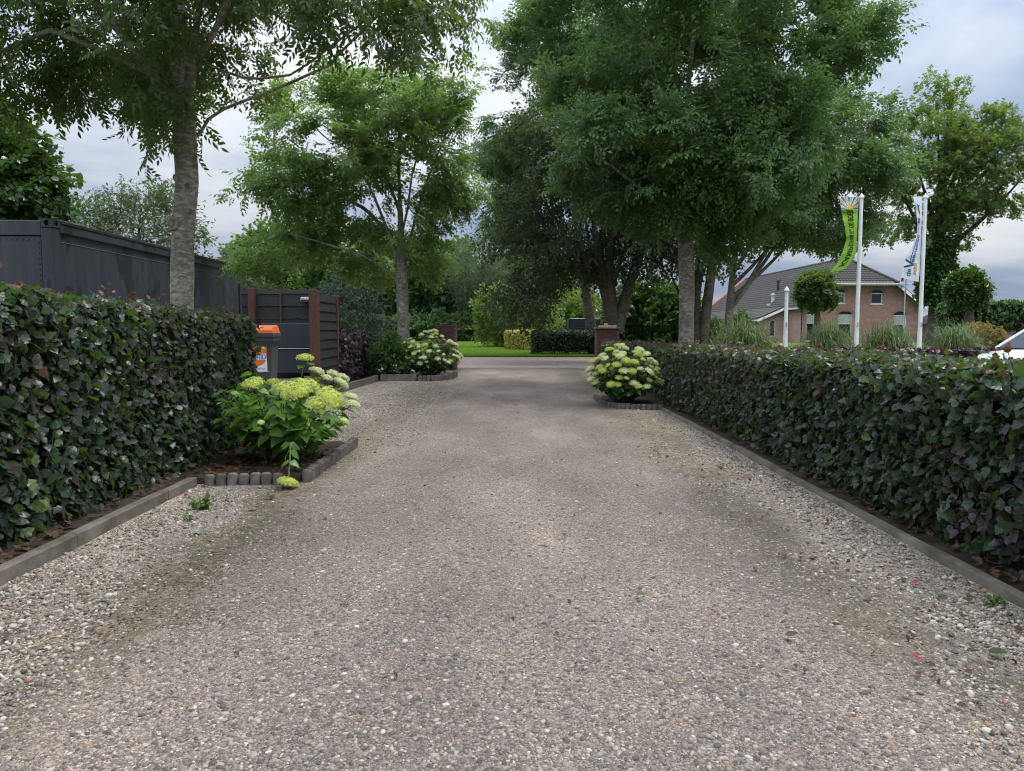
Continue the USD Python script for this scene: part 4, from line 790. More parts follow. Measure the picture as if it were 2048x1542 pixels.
def one_leaf(px, py, size, matn, label, seed, z=.022, group=None):
    p = G(px, py, z); r = np.random.default_rng(seed); a = r.uniform(0, 6.28)
    v, f = leaf(1, .72, 6, .12, .12, .03, .1, seed); R = frames(np.array([[math.cos(a), math.sin(a), .1]]), np.array([[r.normal(0, .2), r.normal(0, .2), 1]]))[0]
    t = thing('fallen_leaf', label, 'leaf', p, 0, group or 'fallen leaves on the drive'); obj('blade', ((v @ R.T) * size, f), matn, t, True); obj('stalk', tube((np.array([[0, 0, 0], [-.16, 0, .02], [-.3, .05, .01]]) @ R.T) * size, [.012 * size] * 3, 5), 'stem', t)
for a in [(1748, 1190, .055, 'grey_leaf', 'pale grey leaf lying on the gravel left of the pink leaf', 1), (1885, 1192, .05, 'ash_leaf_dark', 'dark green leaf on the gravel right of the pink leaf', 2), (1825, 1166, .04, 'red_leaf', 'pinkish red leaf on the gravel before the low hedge', 3), (1715, 1040, .035, 'red_leaf', 'red leaf lying against the low hedge kerb', 4),
          (693, 1192, .05, 'weed_leaf', 'pale green leaf lying alone on the open gravel', 5), (407, 1062, .06, 'grey_leaf', 'curled dark leaf on the mossy gravel by the weeds', 6), (512, 1015, .055, 'grey_leaf', 'grey leaf on the gravel in front of the log edging', 7), (372, 992, .04, 'red_leaf', 'dark red leaf at the end of the tall hedge kerb', 8),
          (1975, 1300, .06, 'ash_leaf_dark', 'dark crumpled leaf on the loose gravel nearest the right edge', 9), (1570, 1268, .045, 'dry_leaf', 'curled tan leaf strip on the right of the gravel', 10), (1840, 1320, .035, 'red_leaf', 'small red leaf on the gravel nearest the viewer at right', 12), (163, 1178, .05, 'grey_leaf', 'blackish leaf on the white gravel at left', 13), (1276, 1186, .04, 'weed_leaf', 'small green leaf on the gravel right of the middle', 14)]: one_leaf(*a)
def weed(p, n, size, label, seed):
    r = np.random.default_rng(seed); t = thing('weed', label, 'weed', p)
    for k in range(n):
        a = r.uniform(0, 6.28); ln = size * r.uniform(.5, 1); tip = np.array([math.cos(a) * ln * .7, math.sin(a) * ln * .7, ln * .8]); st = [tube([[0, 0, 0], tip * [.4, .4, .6], tip], [.0015] * 3, 4)]
        m = 5; fr = r.uniform(.3, 1, m)[:, None]; pos = fr * tip; R = frames(r.normal(0, 1, (m, 3)) + [0, 0, .3], r.normal(0, .4, (m, 3)) + [0, 0, 1])
        obj('sprig', join(st + [place([leaf(1, .6, 3, .2, -.2, .03)], np.zeros(m, int), pos, R, size * r.uniform(.22, .42, m))]), 'weed_leaf', t)
for a in [(G(405, 1022), 12, .12, 'green weed with feathery leaves in the gravel by the tall hedge', 1), (G(380, 1045), 6, .07, 'small weed seedling left of the feathery weed', 2), (G(1990, 1215), 8, .07, 'green weed at the right hand end of the low hedge kerb', 3), (G(1440, 940), 6, .06, 'small green weed on the gravel beside the low hedge', 4), (G(545, 1000), 5, .06, 'tiny weed below the log edging', 5)]: weed(*a)
# dry grass straws near the left edge
t = thing('straw', 'dry pale grass straws lying on the mossy gravel', 'straw', G(60, 1300))
for k in range(4): a = .2 + k * .35; obj('stalk', tube([[0, 0, .01], [.09 * math.cos(a), .05 * math.sin(a), .03], [.2 * math.cos(a), -.05 + .06 * k, .012]], [.0012, .001, .0006], 4), 'cream_brick', t)

# ------------------------------------------------------------------ hedges
hedge('hedge', 'tall dark beech hedge before the shipping container', (-2.38, 1.6), (-2.38, 6.97), .9, 1.34, 1.19, .069, 1600, 'beech_leaf', 300, .04, .13, 1, 'beech_leaf_tip', seed=31)
hedge('hedge', 'long low dark beech hedge along the right of the drive', (2.12, 1.4), (2.12, 10.4), .8, .93, .83, .063, 1550, 'beech_leaf', 300, .04, .12, -1, 'beech_leaf_tip', seed=32, back=.2)
hedge('hedge', 'low beech hedge between the right hydrangea and the right brick pillar', (2.18, 10.6), (2.18, 18.3), .75, .80, .72, .085, 560, 'beech_leaf', 120, .04, .12, -1, 'beech_leaf_tip', seed=33, back=.2)
hedge('hedge', 'purple leaved hedge between the black board fence and the ash tree', (-3.08, 13.55), (-3.05, 16.9), .8, .92, .95, .085, 560, 'purple_leaf', 300, .05, .12, 1, seed=34)
hedge('hedge', 'low dark purple hedge in front of the pampas grasses', (4.3, 14.0), (10.2, 14.2), .7, .68, .66, .10, 460, 'purple_leaf', 200, .04, .1, 1, seed=35)
hedge('hedge', 'dark green clipped hedge on the lawn before the black van', (0.7, 28.2), (4.0, 27.9), 1.4, .98, .95, .11, 420, 'box_leaf', 0, .03, .18, 1, leaves=LEAF_SMALL, seed=36, bump=.03, stems=False)
hedge('hedge', 'bright yellow leaved hedge on the lawn', (-.42, 35.5), (1.1, 33.5), 1.3, .95, .95, .12, 650, 'yellow_leaf', 0, .03, .16, 1, leaves=LEAF_SMALL, seed=37, bump=.05, stems=False)
hedge('hedge', 'high green hedge behind the farmhouse garden', (22.5, 38.5), (36, 37.0), 1.5, 2.35, 2.6, .30, 60, 'laurel_leaf', 0, .05, .3, 1, leaves=LEAF_SMALL, seed=38, bump=.18, stems=False)

# ------------------------------------------------------------------ hydrangeas
Hn = [(507, 768, 38, 5.5, 'l'), (545, 764, 22, 6.1, 'l'), (567, 778, 42, 5.6, 'l'), (613, 773, 46, 5.7, 'l'), (597, 784, 42, 5.4, 'l'), (575, 791, 24, 5.4, 'l'), (610, 717, 29, 6.0, 'l'), (634, 743, 27, 6.1, 'c'), (652, 757, 24, 6.2, 'c'), (668, 751, 27, 6.3, 'c'), (685, 757, 24, 6.4, 'c'), (682, 767, 28, 6.2, 'c'), (661, 797, 50, 5.4, 'm'), (632, 806, 32, 5.3, 'l'), (702, 794, 26, 6.1, 'c'), (705, 809, 27, 6.0, 'c'), (642, 822, 16, 5.3, 'l'), (522, 845, 12, 5.3, 'c'), (690, 842, 16, 5.8, 'c')]
hm = {'l': 'hydrangea_lime', 'c': 'hydrangea_cream', 'm': 'hydrangea_lime'}
t = hydrangea('hydrangea', 'near hydrangea with lime yellow flower heads beside the tall hedge', (-1.83, 5.85, .05), .50, .50, .80, [(P(x, y, Y), 1.12 * w / F * Y, hm[m]) for x, y, w, Y, m in Hn], .125, 'hydrangea_leaf', HEADS, 80, 41)
v, f = HEADS[2]; p = P(576, 985, 4.95); a = np.array([[0.9, 0, .2], [0, 1, 0], [-.2, -.2, .95]])
obj('flower_head', (v @ a.T * .15 + np.array([p[0], p[1], .045]) - [-1.83, 5.85, .05], f), 'hydrangea_lime', t, label='lime flower head drooping to the gravel')
w = np.linspace(0, 1, 8)[:, None]; a_, b_, m_ = np.array([.05, -.2, 0]), np.array([p[0] + 1.83, p[1] - 5.83, .03]), np.array([.28, -.62, .42]); cv = (1 - w) ** 2 * a_ + 2 * w * (1 - w) * m_ + w * w * b_
obj('stem', tube(cv, .005, 6), 'green_stem', t, True)
for i, u in enumerate((3, 4, 5, 6, 6)):
    for s_ in (-1, 1):
        v, f = HYD_LEAF[i % 4]; R = frames(np.array([[s_ * .9, -.2 + .3 * ((i * 7) % 3), -.25 - .2 * (i % 3)]]), np.array([[.3 * s_, -.5, .9]]))[0]; obj('leaf', (v @ R.T * (.07 + .012 * (i % 3)) + cv[u], f), 'hydrangea_leaf', t, True)
def dome_heads(c, rx, ry, h, n, d0, d1, rng, lime=.35, front=True):
    out = []
    while len(out) < n:
        a = rng.uniform(-math.pi, 0.5) if front and rng.uniform() < .8 else rng.uniform(0, 6.28); el = math.asin(rng.uniform(.12, 1)); q = np.array([math.cos(a) * math.cos(el) * rx, math.sin(a) * math.cos(el) * ry, h * (.22 + .78 * math.sin(el))]) * rng.uniform(.94, 1.06)
        if all(np.linalg.norm(q + c - o[0]) > .085 for o in out): out.append((q + c, rng.uniform(d0, d1), 'hydrangea_lime' if rng.uniform() < lime else 'hydrangea_cream'))
    return out
r_ = np.random.default_rng(51); c_ = np.array([1.56, 10.42, .05]); hydrangea('hydrangea', 'right hydrangea full of cream and lime flower heads at the end of the low hedge', c_, .50, .46, .74, dome_heads(c_, .54, .50, .76, 62, .07, .145, r_, .45), .10, 'hydrangea_leaf_dark', HEADS, 80, 52)
c_ = np.array([-1.78, 15.95, .06]); hydrangea('hydrangea', 'hydrangea with creamy white flower heads at the foot of the ash tree', c_, .66, .55, .88, dome_heads(c_, .69, .60, .92, 66, .08, .15, r_, .12), .12, 'hydrangea_leaf_dark', HEADS_FAR, 80, 53)
bush('shrub', 'small round glossy green shrub left of the ash tree hydrangea', (-2.55, 15.5, .05), .34, .62, 'small', 'laurel_leaf', 420, 1.3, seed=61)

# ------------------------------------------------------------------ shipping container, board fence, bins
def container():
    ang = math.pi / 2 + 0.035; L, W, H = 8.0, 2.44, 2.60
    t = thing('shipping_container', 'long dark grey shipping container with peeling paint behind the tall hedge', 'container', (-6.37, 10.4, 0.0), ang)
    obj('side_panel', bx(.16, L - .16, .04, .08, .16, H - .17), 'container_steel', t); obj('side_panel', bx(.16, L - .16, W - .08, W - .04, .16, H - .17), 'container_steel', t)
    obj('roof', bx(.12, L - .12, .03, W - .03, H - .05, H - .012), 'black_steel', t)
    for y in (0.0, W - .06): obj('top_rail', bx(.19, L - .19, y, y + .06, H - .17, H - .05, .006), 'container_steel', t); obj('bottom_rail', bx(.19, L - .19, y, y + .07, .0, .16, .006), 'container_steel', t)
    obj('roof_edge', bx(.19, L - .19, -.012, .05, H - .048, H - .002, .004), 'black_steel', t)
    obj('seam', bx(.19, L - .19, .034, .0385, H - .30, H - .294), 'seam_rust', t)
    for x in (.0, L - .18):
        for y in (0.0, W - .17): obj('corner_post', bx(x, x + .18, y, y + .17, .12, H - .12, .015), 'container_steel', t)
        for y in (-.006, W - .156):
            for z in (0, H - .118):
                c = trimesh.creation.box((.178, .162, .118)); c.apply_translation((x + .09, y + .081, z + .059))
                h1 = trimesh.creation.cylinder(.034, .3, sections=20); h1.apply_transform(trimesh.transformations.rotation_matrix(math.pi / 2, [0, 1, 0])); h1.apply_scale((1, 1, 1.2)); h1.apply_translation((x + .09, y + .09, z + .06))
                h2 = trimesh.creation.cylinder(.034, .3, sections=20); h2.apply_transform(trimesh.transformations.rotation_matrix(math.pi / 2, [1, 0, 0])); h2.apply_scale((1, 1, 1.2)); h2.apply_translation((x + .09, y + .09, z + .06))
                try: c = trimesh.boolean.difference([c, trimesh.boolean.union([h1, h2], engine='manifold')], engine='manifold')
                except Exception: pass
                obj('corner_casting', c, 'container_steel', t)
    for y0, y1 in ((.18, W / 2 - .01), (W / 2 + .01, W - .18)):
        d = obj('door', bx(.03, .075, y0, y1, .16, H - .24, .008), 'container_door', t)
        r = trimesh.creation.icosphere(1, .011); riv = []
        for z in np.arange(.25, H - .28, .075):
            for y in (y0 + .035, y1 - .035): q = r.copy(); q.apply_translation((.03, y, z)); riv.append(q)
        for y in np.arange(y0 + .1, y1 - .05, .075): q = r.copy(); q.apply_translation((.03, y, H - .285)); riv.append(q)
        obj('rivets', join(riv), 'container_door', d, kind='stuff')
        obj('lock_rod', tube([(.005, y1 - .3, .14), (.005, y1 - .3, H - .2)], .017, 10), 'container_door', t)
    obj('door_header', bx(.02, .15, .17, W - .17, H - .23, H - .02, .008), 'container_door', t)
    obj('end_panel', bx(L - .1, L - .06, .17, W - .17, .12, H - .1), 'container_steel', t)
    obj('lock_slot', bx(-.003, .004, .07, .11, H - .95, H - .83, .001), 'black_steel', t)
container()
def plank_wall(t, x0, x1, y, z0, z1, bh, matn, th=.022, lap=.012, axis='x', face=-1):
    for z in np.arange(z0, z1 - .02, bh):
        zt = min(z + bh - .006, z1)
        v = np.array([(0, 0, z), (0, face * -th, z), (0, face * -th * .4 - face * -.0, zt + lap), (0, 0, zt + lap)], float)
        a, b = (x0, x1); prof = [(face * (th + .004), z), (0.0, z), (0.0, zt), (face * .007, zt)]
        V = np.array([(a, y + p[0], p[1]) for p in prof] + [(b, y + p[0], p[1]) for p in prof])
        if axis == 'y': V = np.array([(y + (p[0]), a, p[1]) for p in prof] + [(y + (p[0]), b, p[1]) for p in prof])
        obj('board', trimesh.convex.convex_hull(V), matn, t)
t = thing('board_fence', 'black shiplap fence panel between reddish wooden posts', 'fence', (-3.21, 12.0, 0))
obj('post', bx(-.07, .07, 0, .14, -.1, 1.70, .008), 'red_wood', t); obj('post', bx(-.05, .045, 1.5, 1.59, -.1, 1.68, .008), 'red_wood', t)
plank_wall(t, .142, 1.498, .0, .10, 1.65, .158, 'black_wood', axis='y', face=1); obj('back_panel', bx(-.035, -.004, .142, 1.498, .10, 1.65), 'black_wood', t)
t = thing('board_fence', 'black board screen with a reddish post closing off the bin corner', 'fence', (-5.12, 14.1, 0))
plank_wall(t, 0, 1.55, 0, .12, 1.80, .23, 'black_wood'); obj('post', bx(.17, .29, -.17, -.03, -.1, 1.83, .008), 'red_wood', t); obj('lath', bx(.73, .765, -.055, -.028, 1.08, 1.78, .003), 'red_wood', t)
obj('post', bx(1.44, 1.55, .004, .12, -.1, 1.78, .008), 'red_wood', t)
t = thing('wall_lamp', 'pale grey outdoor lamp with a sensor on the black board screen', 'lamp', (-3.86, 13.98, 1.62))
obj('housing', bx(-.095, .095, -.09, .085, -.05, .04, .018), 'lamp_grey', t); obj('lens', bx(-.085, .085, -.093, -.09, -.042, -.01, .001), 'trim_black', t); q_ = trimesh.creation.icosphere(2, .012); q_.apply_translation((0, -.094, .0)); obj('sensor', q_, 'sticker_white', t, True)
t = thing('steel_bin_store', 'navy steel storage box with a thin bright seam beside the grey bin', 'storage box', (-4.5, 13.3, 0))
obj('upper_panel', bx(0, 1.15, 0, .6, .725, 1.16, .008), 'navy_panel', t); obj('lower_panel', bx(0, 1.15, .012, .6, .27, .705, .008), 'navy_panel', t); obj('trim_strip', bx(.05, 1.15, -.006, .5, .708, .722), 'aluminium', t)
for x in (.03, 1.04): obj('foot', bx(x, x + .08, .05, .5, 0, .268, .004), 'black_steel', t)
def wheelie_bin():
    t = thing('wheelie_bin', 'grey wheeled bin with an orange lid and an orange and white sticker', 'bin', (-3.34, 9.6, 0), math.radians(10))
    def frustum(w0, d0, w1, d1, z0, z1, yo=0): return trimesh.convex.convex_hull(np.array([(sx * w / 2, sy * d / 2 + yo, z) for w, d, z in ((w0, d0, z0), (w1, d1, z1)) for sx in (-1, 1) for sy in (-1, 1)] + [(sx * (w / 2 - .03), sy * (d / 2 + .012) + yo, z) for w, d, z in ((w0, d0, z0), (w1, d1, z1)) for sx in (-1, 1) for sy in (-1, 1)]))
    obj('body', frustum(.43, .50, .53, .64, .05, .93), 'bin_grey', t)
    obj('rim', join([bx(-.295, .295, -.355, .36, .965, 1.02, .012), bx(-.285, .285, -.345, .35, .92, .962, .006)] + [bx(x - .008, x + .008, -.345, -.322, .85, .925, .002) for x in np.linspace(-.25, .25, 9)] + [bx(.268, .285, y - .008, y + .008, .85, .925, .002) for y in np.linspace(-.3, .3, 8)]), 'bin_rim', t)
    lid = trimesh.convex.convex_hull(np.array([(sx * w, y, z) for w, y, z in ((.285, -.35, 1.022), (.285, .34, 1.022), (.255, -.30, 1.085), (.255, .32, 1.125), (.272, -.335, 1.06)) for sx in (-1, 1)]))
    d = obj('lid', lid, 'bin_orange', t); obj('ridge', join([bx(x - .012, x + .012, -.28, .3, 1.08, 1.105, .004) for x in (-.14, 0, .14)]), 'bin_orange', d)
    obj('handle', tube([(-.2, .37, 1.0), (-.2, .42, 1.0), (.2, .42, 1.0), (.2, .37, 1.0)], .014, 8), 'bin_rim', t)
    for x in (-.25, .25): w = trimesh.creation.cylinder(.1, .05, sections=24); w.apply_transform(trimesh.transformations.rotation_matrix(math.pi / 2, [0, 1, 0])); w.apply_translation((x, .26, .1)); obj('wheel', w, 'rubber', t, 40)
    # sticker on the sloping front: x across, z up, y follows the face
    fy = lambda z: -(.25 + .07 * (z - .05) / .88) - .0135
    def on(poly_or_mesh, off):
        v = np.array(poly_or_mesh.vertices); w = np.stack([v[:, 0], np.array([fy(z) for z in v[:, 1]]) - off - v[:, 2], v[:, 1]], 1); return w, poly_or_mesh.faces
    S = sbox(-.06, .54, .20, .86)
    circ = Polygon([(.075 + .125 * math.cos(a), .735 + .125 * math.sin(a)) for a in np.linspace(0, 6.28, 40)]).union(sbox(-.05, .735, .2, .86)).intersection(sbox(-.06, .54, .20, .86))
    ext = lambda p, d: trimesh.creation.extrude_polygon(p, d, engine='earcut')
    st = obj('sticker', on(ext(S, .001), .001), 'sticker_white', t); obj('orange_circle', on(ext(circ, .001), .003), 'sticker_orange', st)
    for k, ch in enumerate('NNRD'):
        x = -.045 + k * .061; obj('letter_tile', on(ext(sbox(x, .685, x + .054, .765), .001), .005), 'sticker_white', st)
        m = meshkit.text_mesh(ch, .062, .001, True); w = m.bounds[1, 0] - m.bounds[0, 0]; m.apply_scale((min(1, .046 / w), 1, 1)); m.apply_translation((x + .004 - m.bounds[0, 0], .694, 0)); obj('letter', on(m, .007), 'sticker_blue', st)
    m = meshkit.text_mesh('restafval', .026, .001); m.apply_translation((.03, .565, 0)); obj('letters', on(m, .004), 'sticker_blue', st)
    obj('mark', on(ext(Polygon([(.165 + .014 * math.cos(a), .838 + .014 * math.sin(a)) for a in np.linspace(0, 6.28, 14)]), .001), .005), 'sticker_white', st)
wheelie_bin()

# ------------------------------------------------------------------ brick gate pillars and garden wall
def bricks_on(t, w, d, h, matn, bl=.205, bh=.062, gap=.011, limit=300, name='brick', faces='frl'):
    rng = np.random.default_rng(int(w * 100)); n, V = 0, []
    for r in range(int(h / bh)):
        z = r * bh; off = (bl / 2 if r % 2 else 0)
        for face, ln in (('f', w), ('l', d), ('r', d)):
            if face not in faces: continue
            x = -off
            while x < ln - .01:
                a, b = max(0, x), min(ln, x + bl - gap); x += bl
                if b - a < .03: continue
                p = rng.uniform(0, .004)
                if face == 'f': m = bx(a, b, -.004 - p, .05, z + gap / 2, z + bh - gap / 2, .003)
                elif face == 'l': m = bx(-.004 - p, .05, a + .052, min(b + .052, d), z + gap / 2, z + bh - gap / 2, .003)
                else: m = bx(w - .05, w + .004 + p, a + .052, min(b + .052, d), z + gap / 2, z + bh - gap / 2, .003)
                if n < limit: obj(name, m, matn, t); n += 1
                else: V.append(m)
    if V: obj(name + 's', join(V), matn, t, kind='stuff')
def pillar(label, x, y, w, h, cap):
    t = thing('gate_pillar', label, 'pillar', (x, y, 0)); obj('core', bx(.006, w - .006, .006, w - .006, -.1, h - .004), 'mortar', t); bricks_on(t, w, w, h, 'pillar_brick')
    obj('cap', bx(-cap, w + cap, -cap, w + cap, h, h + .035, .006), 'concrete' if cap > .02 else 'pillar_brick', t)
pillar('brick gate pillar behind the white hydrangea, left of the drive', -1.98, 18.9, .54, 1.116, .008)
pillar('brick gate pillar with loose cream bricks on top, right of the drive', 2.14, 18.6, .54, 1.054, .035)
for k, (x, dz_, w) in enumerate(((.06, 0, .15), (.20, 0, .16), (.37, 0, .13), (.21, .052, .07))):
    t = thing('loose_brick', ('left cream brick lying on the right pillar', 'middle cream brick lying on the right pillar', 'right cream brick lying on the right pillar', 'small cream brick piece on top of the middle one')[k], 'brick', (2.14 + x, 18.72, 1.0905 + dz_), .05 * k, 'cream bricks on the right pillar'); obj('brick', bx(0, w, 0, .1, 0, .05, .004), 'cream_brick', t)
t = thing('garden_wall', 'low dark brick wall behind the white car', 'wall', (16.9, 26.0, 0)); obj('core', bx(.006, 5.0, .006, .3, -.1, .86), 'mortar', t); bricks_on(t, 5.0, .3, .8, 'dark_brick', .23, .075, faces='f', limit=300); obj('coping', bx(-.02, 5.0, -.02, .32, .862, .91, .006), 'dark_brick', t)

# ------------------------------------------------------------------ farmhouse
def farmhouse():
    Y0, Y1, XL, XR, RX, RZ, S = 55.0, 82.0, 21.25, 30.35, 25.8, 6.35, .815
    ez = RZ - (RX - XL) * S; gz = 4.33; gx0, gx1 = RX - (RZ - gz) / S, RX + (RZ - gz) / S
    t = thing('farmhouse', 'red brick farmhouse with a dark tiled half hipped roof', 'house', (0, 0, 0))
    gab = Polygon([(XL + .25, -.2), (XR - .25, -.2), (XR - .25, ez + .1), (gx1, gz - .12), (gx0, gz - .12), (XL + .25, ez + .1)])
    wins = []
    def wpx(x0, x1, y0, y1): a, b = P(x0, y1, Y0), P(x1, y0, Y0); return a[0], b[0], a[2], b[2]
    def arch(x0, x1, z0, z1, rise):
        w = (x1 - x0) / 2; c = (x0 + x1) / 2; return Polygon([(x0, z0), (x1, z0)] + [(c + w * math.cos(a), z1 + rise * math.sin(a)) for a in np.linspace(0, math.pi, 14)])
    for q, rise, tall in ((wpx(1667, 1691, 585, 607), .28, 0), (wpx(1742, 1766, 586, 608), .28, 0), (wpx(1675, 1705, 629, 684), .26, 1), (wpx(1785.5, 1814, 630, 684), .26, 1), (wpx(1612, 1640, 628, 684), .26, 1)): wins.append((q, rise, tall))
    holes = [arch(q[0], q[1], max(q[2], .0), q[3], r) for q, r, _ in wins]
    wallp = gab
    for h in holes: wallp = wallp.difference(h)
    def wall_mesh(poly, y0, th):
        m = trimesh.creation.extrude_polygon(poly, th, engine='earcut'); v = np.array(m.vertices); return np.stack([v[:, 0], y0 + th - v[:, 2], v[:, 1]], 1), m.faces[:, ::-1]
    fw = obj('front_wall', wall_mesh(wallp, Y0, .3), 'house_mortar', t)
    # every brick of the front wall stands proud of the mortar
    V, bh, bl = [], .075, .225; rng = np.random.default_rng(3); brk = bx(-.1065, .1065, -.012, .02, -.0315, .0315); bv, bf = np.array(brk.vertices), np.array(brk.faces); half = bx(-.05, .05, -.012, .02, -.0315, .0315)
    from shapely.prepared import prep
    pos, wid = [], []
    for r in range(int(4.4 / bh)):
        z = r * bh + .03; row = wallp.intersection(sbox(XL - 1, z - .001, XR + 1, z + .001))
        for g in getattr(row, 'geoms', [row]):
            if g.is_empty: continue
            ga, _, gb, _ = g.bounds; x = math.floor(ga / bl) * bl + .5 * bl * (r % 2) - bl
            while x < gb:
                p0_, p1_ = max(x, ga) + .006, min(x + bl, gb) - .006; x += bl
                if p1_ - p0_ > .03: pos.append(((p0_ + p1_) / 2, Y0 - rng.uniform(0, .004), z)); wid.append(p1_ - p0_)
    V = []
    for p, w in zip(pos, wid): V.append((bv * [w / .213, 1, 1] + p, bf))
    obj('bricks', join(V), 'house_brick', fw, kind='stuff')
    V = []
    for (x0, x1, z0, z1), rise, tall in wins:       # soldier courses over the arches
        c, w = (x0 + x1) / 2, (x1 - x0) / 2
        for a in np.linspace(.12, math.pi - .12, 15):
            p = np.array([c + (w + .13) * math.cos(a), 0, z1 + (rise + .13) * math.sin(a)]); m = bx(-.03, .03, -.022, .02, -.11, .11); dirv = np.array([math.cos(a) / w, math.sin(a) / rise]); g = math.atan2(dirv[0], dirv[1])
            m.apply_transform(trimesh.transformations.rotation_matrix(g, [0, 1, 0])); m.apply_translation(p + [0, Y0 - .004, 0]); V.append(m)
    obj('arch_bricks', join(V), 'house_brick', fw, kind='stuff')
    for (x0, x1, z0, z1), rise, tall in wins:
        z0 = max(z0, .05); y = Y0 + .10
        w = obj('window', join([bx(x0, x0 + .07, y, y + .07, z0, z1, .01), bx(x1 - .07, x1, y, y + .07, z0, z1, .01), bx(x0 + .072, x1 - .072, y, y + .07, z1 - .08, z1, .01), bx(x0 + .072, x1 - .072, y, y + .07, z0, z0 + .08, .01)] + ([bx(x0 + .072, x1 - .072, y - .01, y + .06, z1 - .72, z1 - .64, .01)] if tall else [])), 'cream_paint' if tall else 'white_paint', t)
        obj('sill', bx(x0 - .06, x1 + .06, Y0 - .05, Y0 + .099, z0 - .06, z0 - .002, .01), 'white_paint', w)
        if tall:
            obj('pane', bx(x0 + .072, x1 - .072, y + .03, y + .04, z0 + .08, z1 - .722), 'window_glass', w); obj('pane', bx(x0 + .072, x1 - .072, y + .018, y + .026, z1 - .638, z1 - .082), 'blind', w, label='upper pane with a pale blind')
            obj('blind_slats', join([bx(x0 + .08, x1 - .08, y + .008, y + .016, z, z + .045) for z in np.arange(z1 - .63, z1 - .1, .055)]), 'blind', w, kind='stuff')
        else: obj('pane', bx(x0 + .072, x1 - .072, y + .03, y + .04, z0 + .08, z1 - .082), 'window_glass', w)
        ar = arch(x0, x1, z1 + .002, z1 + .004, rise - .005); obj('fanlight', wall_mesh(ar, y + .02, .05), 'dark_arch', w)
    side = lambda x, y0, y1, z1, nm, mt='house_brick_flat': obj(nm, bx(x, x + .3, y0, y1, -.2, z1), mt, t)
    # side walls, lower wing, back gable
    MAT['house_brick_flat'] = MAT['house_mortar']
    mat('house_brick_flat', {'g': ('geometry', {}), 's': ('separate_xyz', {}), 'a': ('math', {'math_type': 'add'}), 'c': ('combine_xyz', {}), 'b': ('brick_texture', {'color1': (0.29, 0.165, 0.135), 'color2': (0.40, 0.25, 0.205), 'mortar': (0.33, 0.29, 0.25), 'scale': 1.0, 'brick_width': .225, 'row_height': .075, 'mortar_size': .007, 'bias': .0}), 'bp': ('bump', {'strength': .6, 'distance': .01, 'invert': True}), 'p': ('principled_bsdf', {'roughness': .8, 'specular_ior_level': .25})},
        [('g.position', 's.vector'), ('s.x', 'a.value1'), ('s.y', 'a.value2'), ('a.value', 'c.x'), ('s.z', 'c.y'), ('c.vector', 'b.vector'), ('b.color', 'p.base_color'), ('b.fac', 'bp.height'), ('bp.normal', 'p.normal')])
    side(XL + .25, Y0 + .302, 58.1, ez + .1, 'side_wall'); side(XR - .55, Y0 + .302, Y1, ez + .1, 'side_wall')
    wingx, wz = 19.2, 1.72
    ww = wall_mesh(Polygon([(wingx + .2, -.2), (XL + .55, -.2), (XL + .55, ez + .05), (XL + .2, ez - .05), (wingx + .2, wz)]).difference(sbox(20.15, .35, 20.62, 1.62)), 58.1, .28); obj('wing_wall', ww, 'house_brick_flat', t)
    w = obj('window', join([bx(20.15, 20.2, 58.15, 58.22, .35, 1.62, .008), bx(20.57, 20.62, 58.15, 58.22, .35, 1.62, .008), bx(20.202, 20.568, 58.15, 58.22, 1.56, 1.62, .008), bx(20.202, 20.568, 58.15, 58.22, .35, .41, .008)]), 'cream_paint', t); obj('pane', bx(20.202, 20.568, 58.19, 58.2, .41, 1.56), 'window_glass', w)
    a, b = P(1580, 673, Y0), P(1592, 629, Y0)
    obj('wing_side_wall', bx(wingx + .2, wingx + .48, 58.382, Y1, -.2, wz), 'house_brick_flat', t); obj('back_wall', wall_mesh(gab, Y1 - .3, .28), 'house_brick_flat', t)
    # roofs: tile courses of curved tiles
    tv = []; 
    def tiles(P0, U, D, nu, nd, tw, th, inside, nm, mt, parent):
        U, D = unit(U), unit(D); N = unit(np.cross(U, D)); N = N if N[2] > 0 else -N
        x = np.linspace(0, 1, 5); prof = .028 * np.sin(x * 2 * math.pi); V = np.concatenate([np.stack([x * tw, 0 * x, prof + .012], 1), np.stack([x * tw, 0 * x + th * 1.04, prof + .045], 1), np.stack([x * tw, 0 * x + th * 1.04, prof + .018], 1)])
        Fq = []
        for r in range(2):
            for k in range(4): a = r * 5 + k; Fq += [(a, a + 1, a + 6), (a, a + 6, a + 5)]
        R = np.stack([U, D, N], -1); pos = []
        for j in range(nd):
            for i in range(nu):
                if inside((i + .5) * tw, (j + .5) * th): pos.append(P0 + U * i * tw + D * j * th)
        obj(nm, place([(V, np.array(Fq))], np.zeros(len(pos), int), np.array(pos), np.repeat(R[None], len(pos), 0), np.ones(len(pos))), mt, parent, kind='stuff')
    ho = .45; yh = Y0 + 2.6; half = (RZ - gz) / S
    hip_len = math.hypot(yh - (Y0 - ho), RZ - gz); yf = Y0 - ho
    body = trimesh.convex.convex_hull(np.array([(RX, yh, RZ), (RX, Y1, RZ), (gx0, yf, gz), (gx1, yf, gz), (XL, yf + .1, ez), (XR, yf + .1, ez), (XL, Y1, ez), (XR, Y1, ez), (gx0 + .1, yf + .1, gz - .1), (gx1 - .1, yf + .1, gz - .1)]))
    slope = lambda s: [(RX, yh, RZ), (RX, Y1 + .2, RZ), (RX + s * (RX - XL + .12), Y1 + .2, ez - .1), (RX + s * (RX - XL + .12), yf + .08, ez - .1), (RX + s * half, yf, gz)]
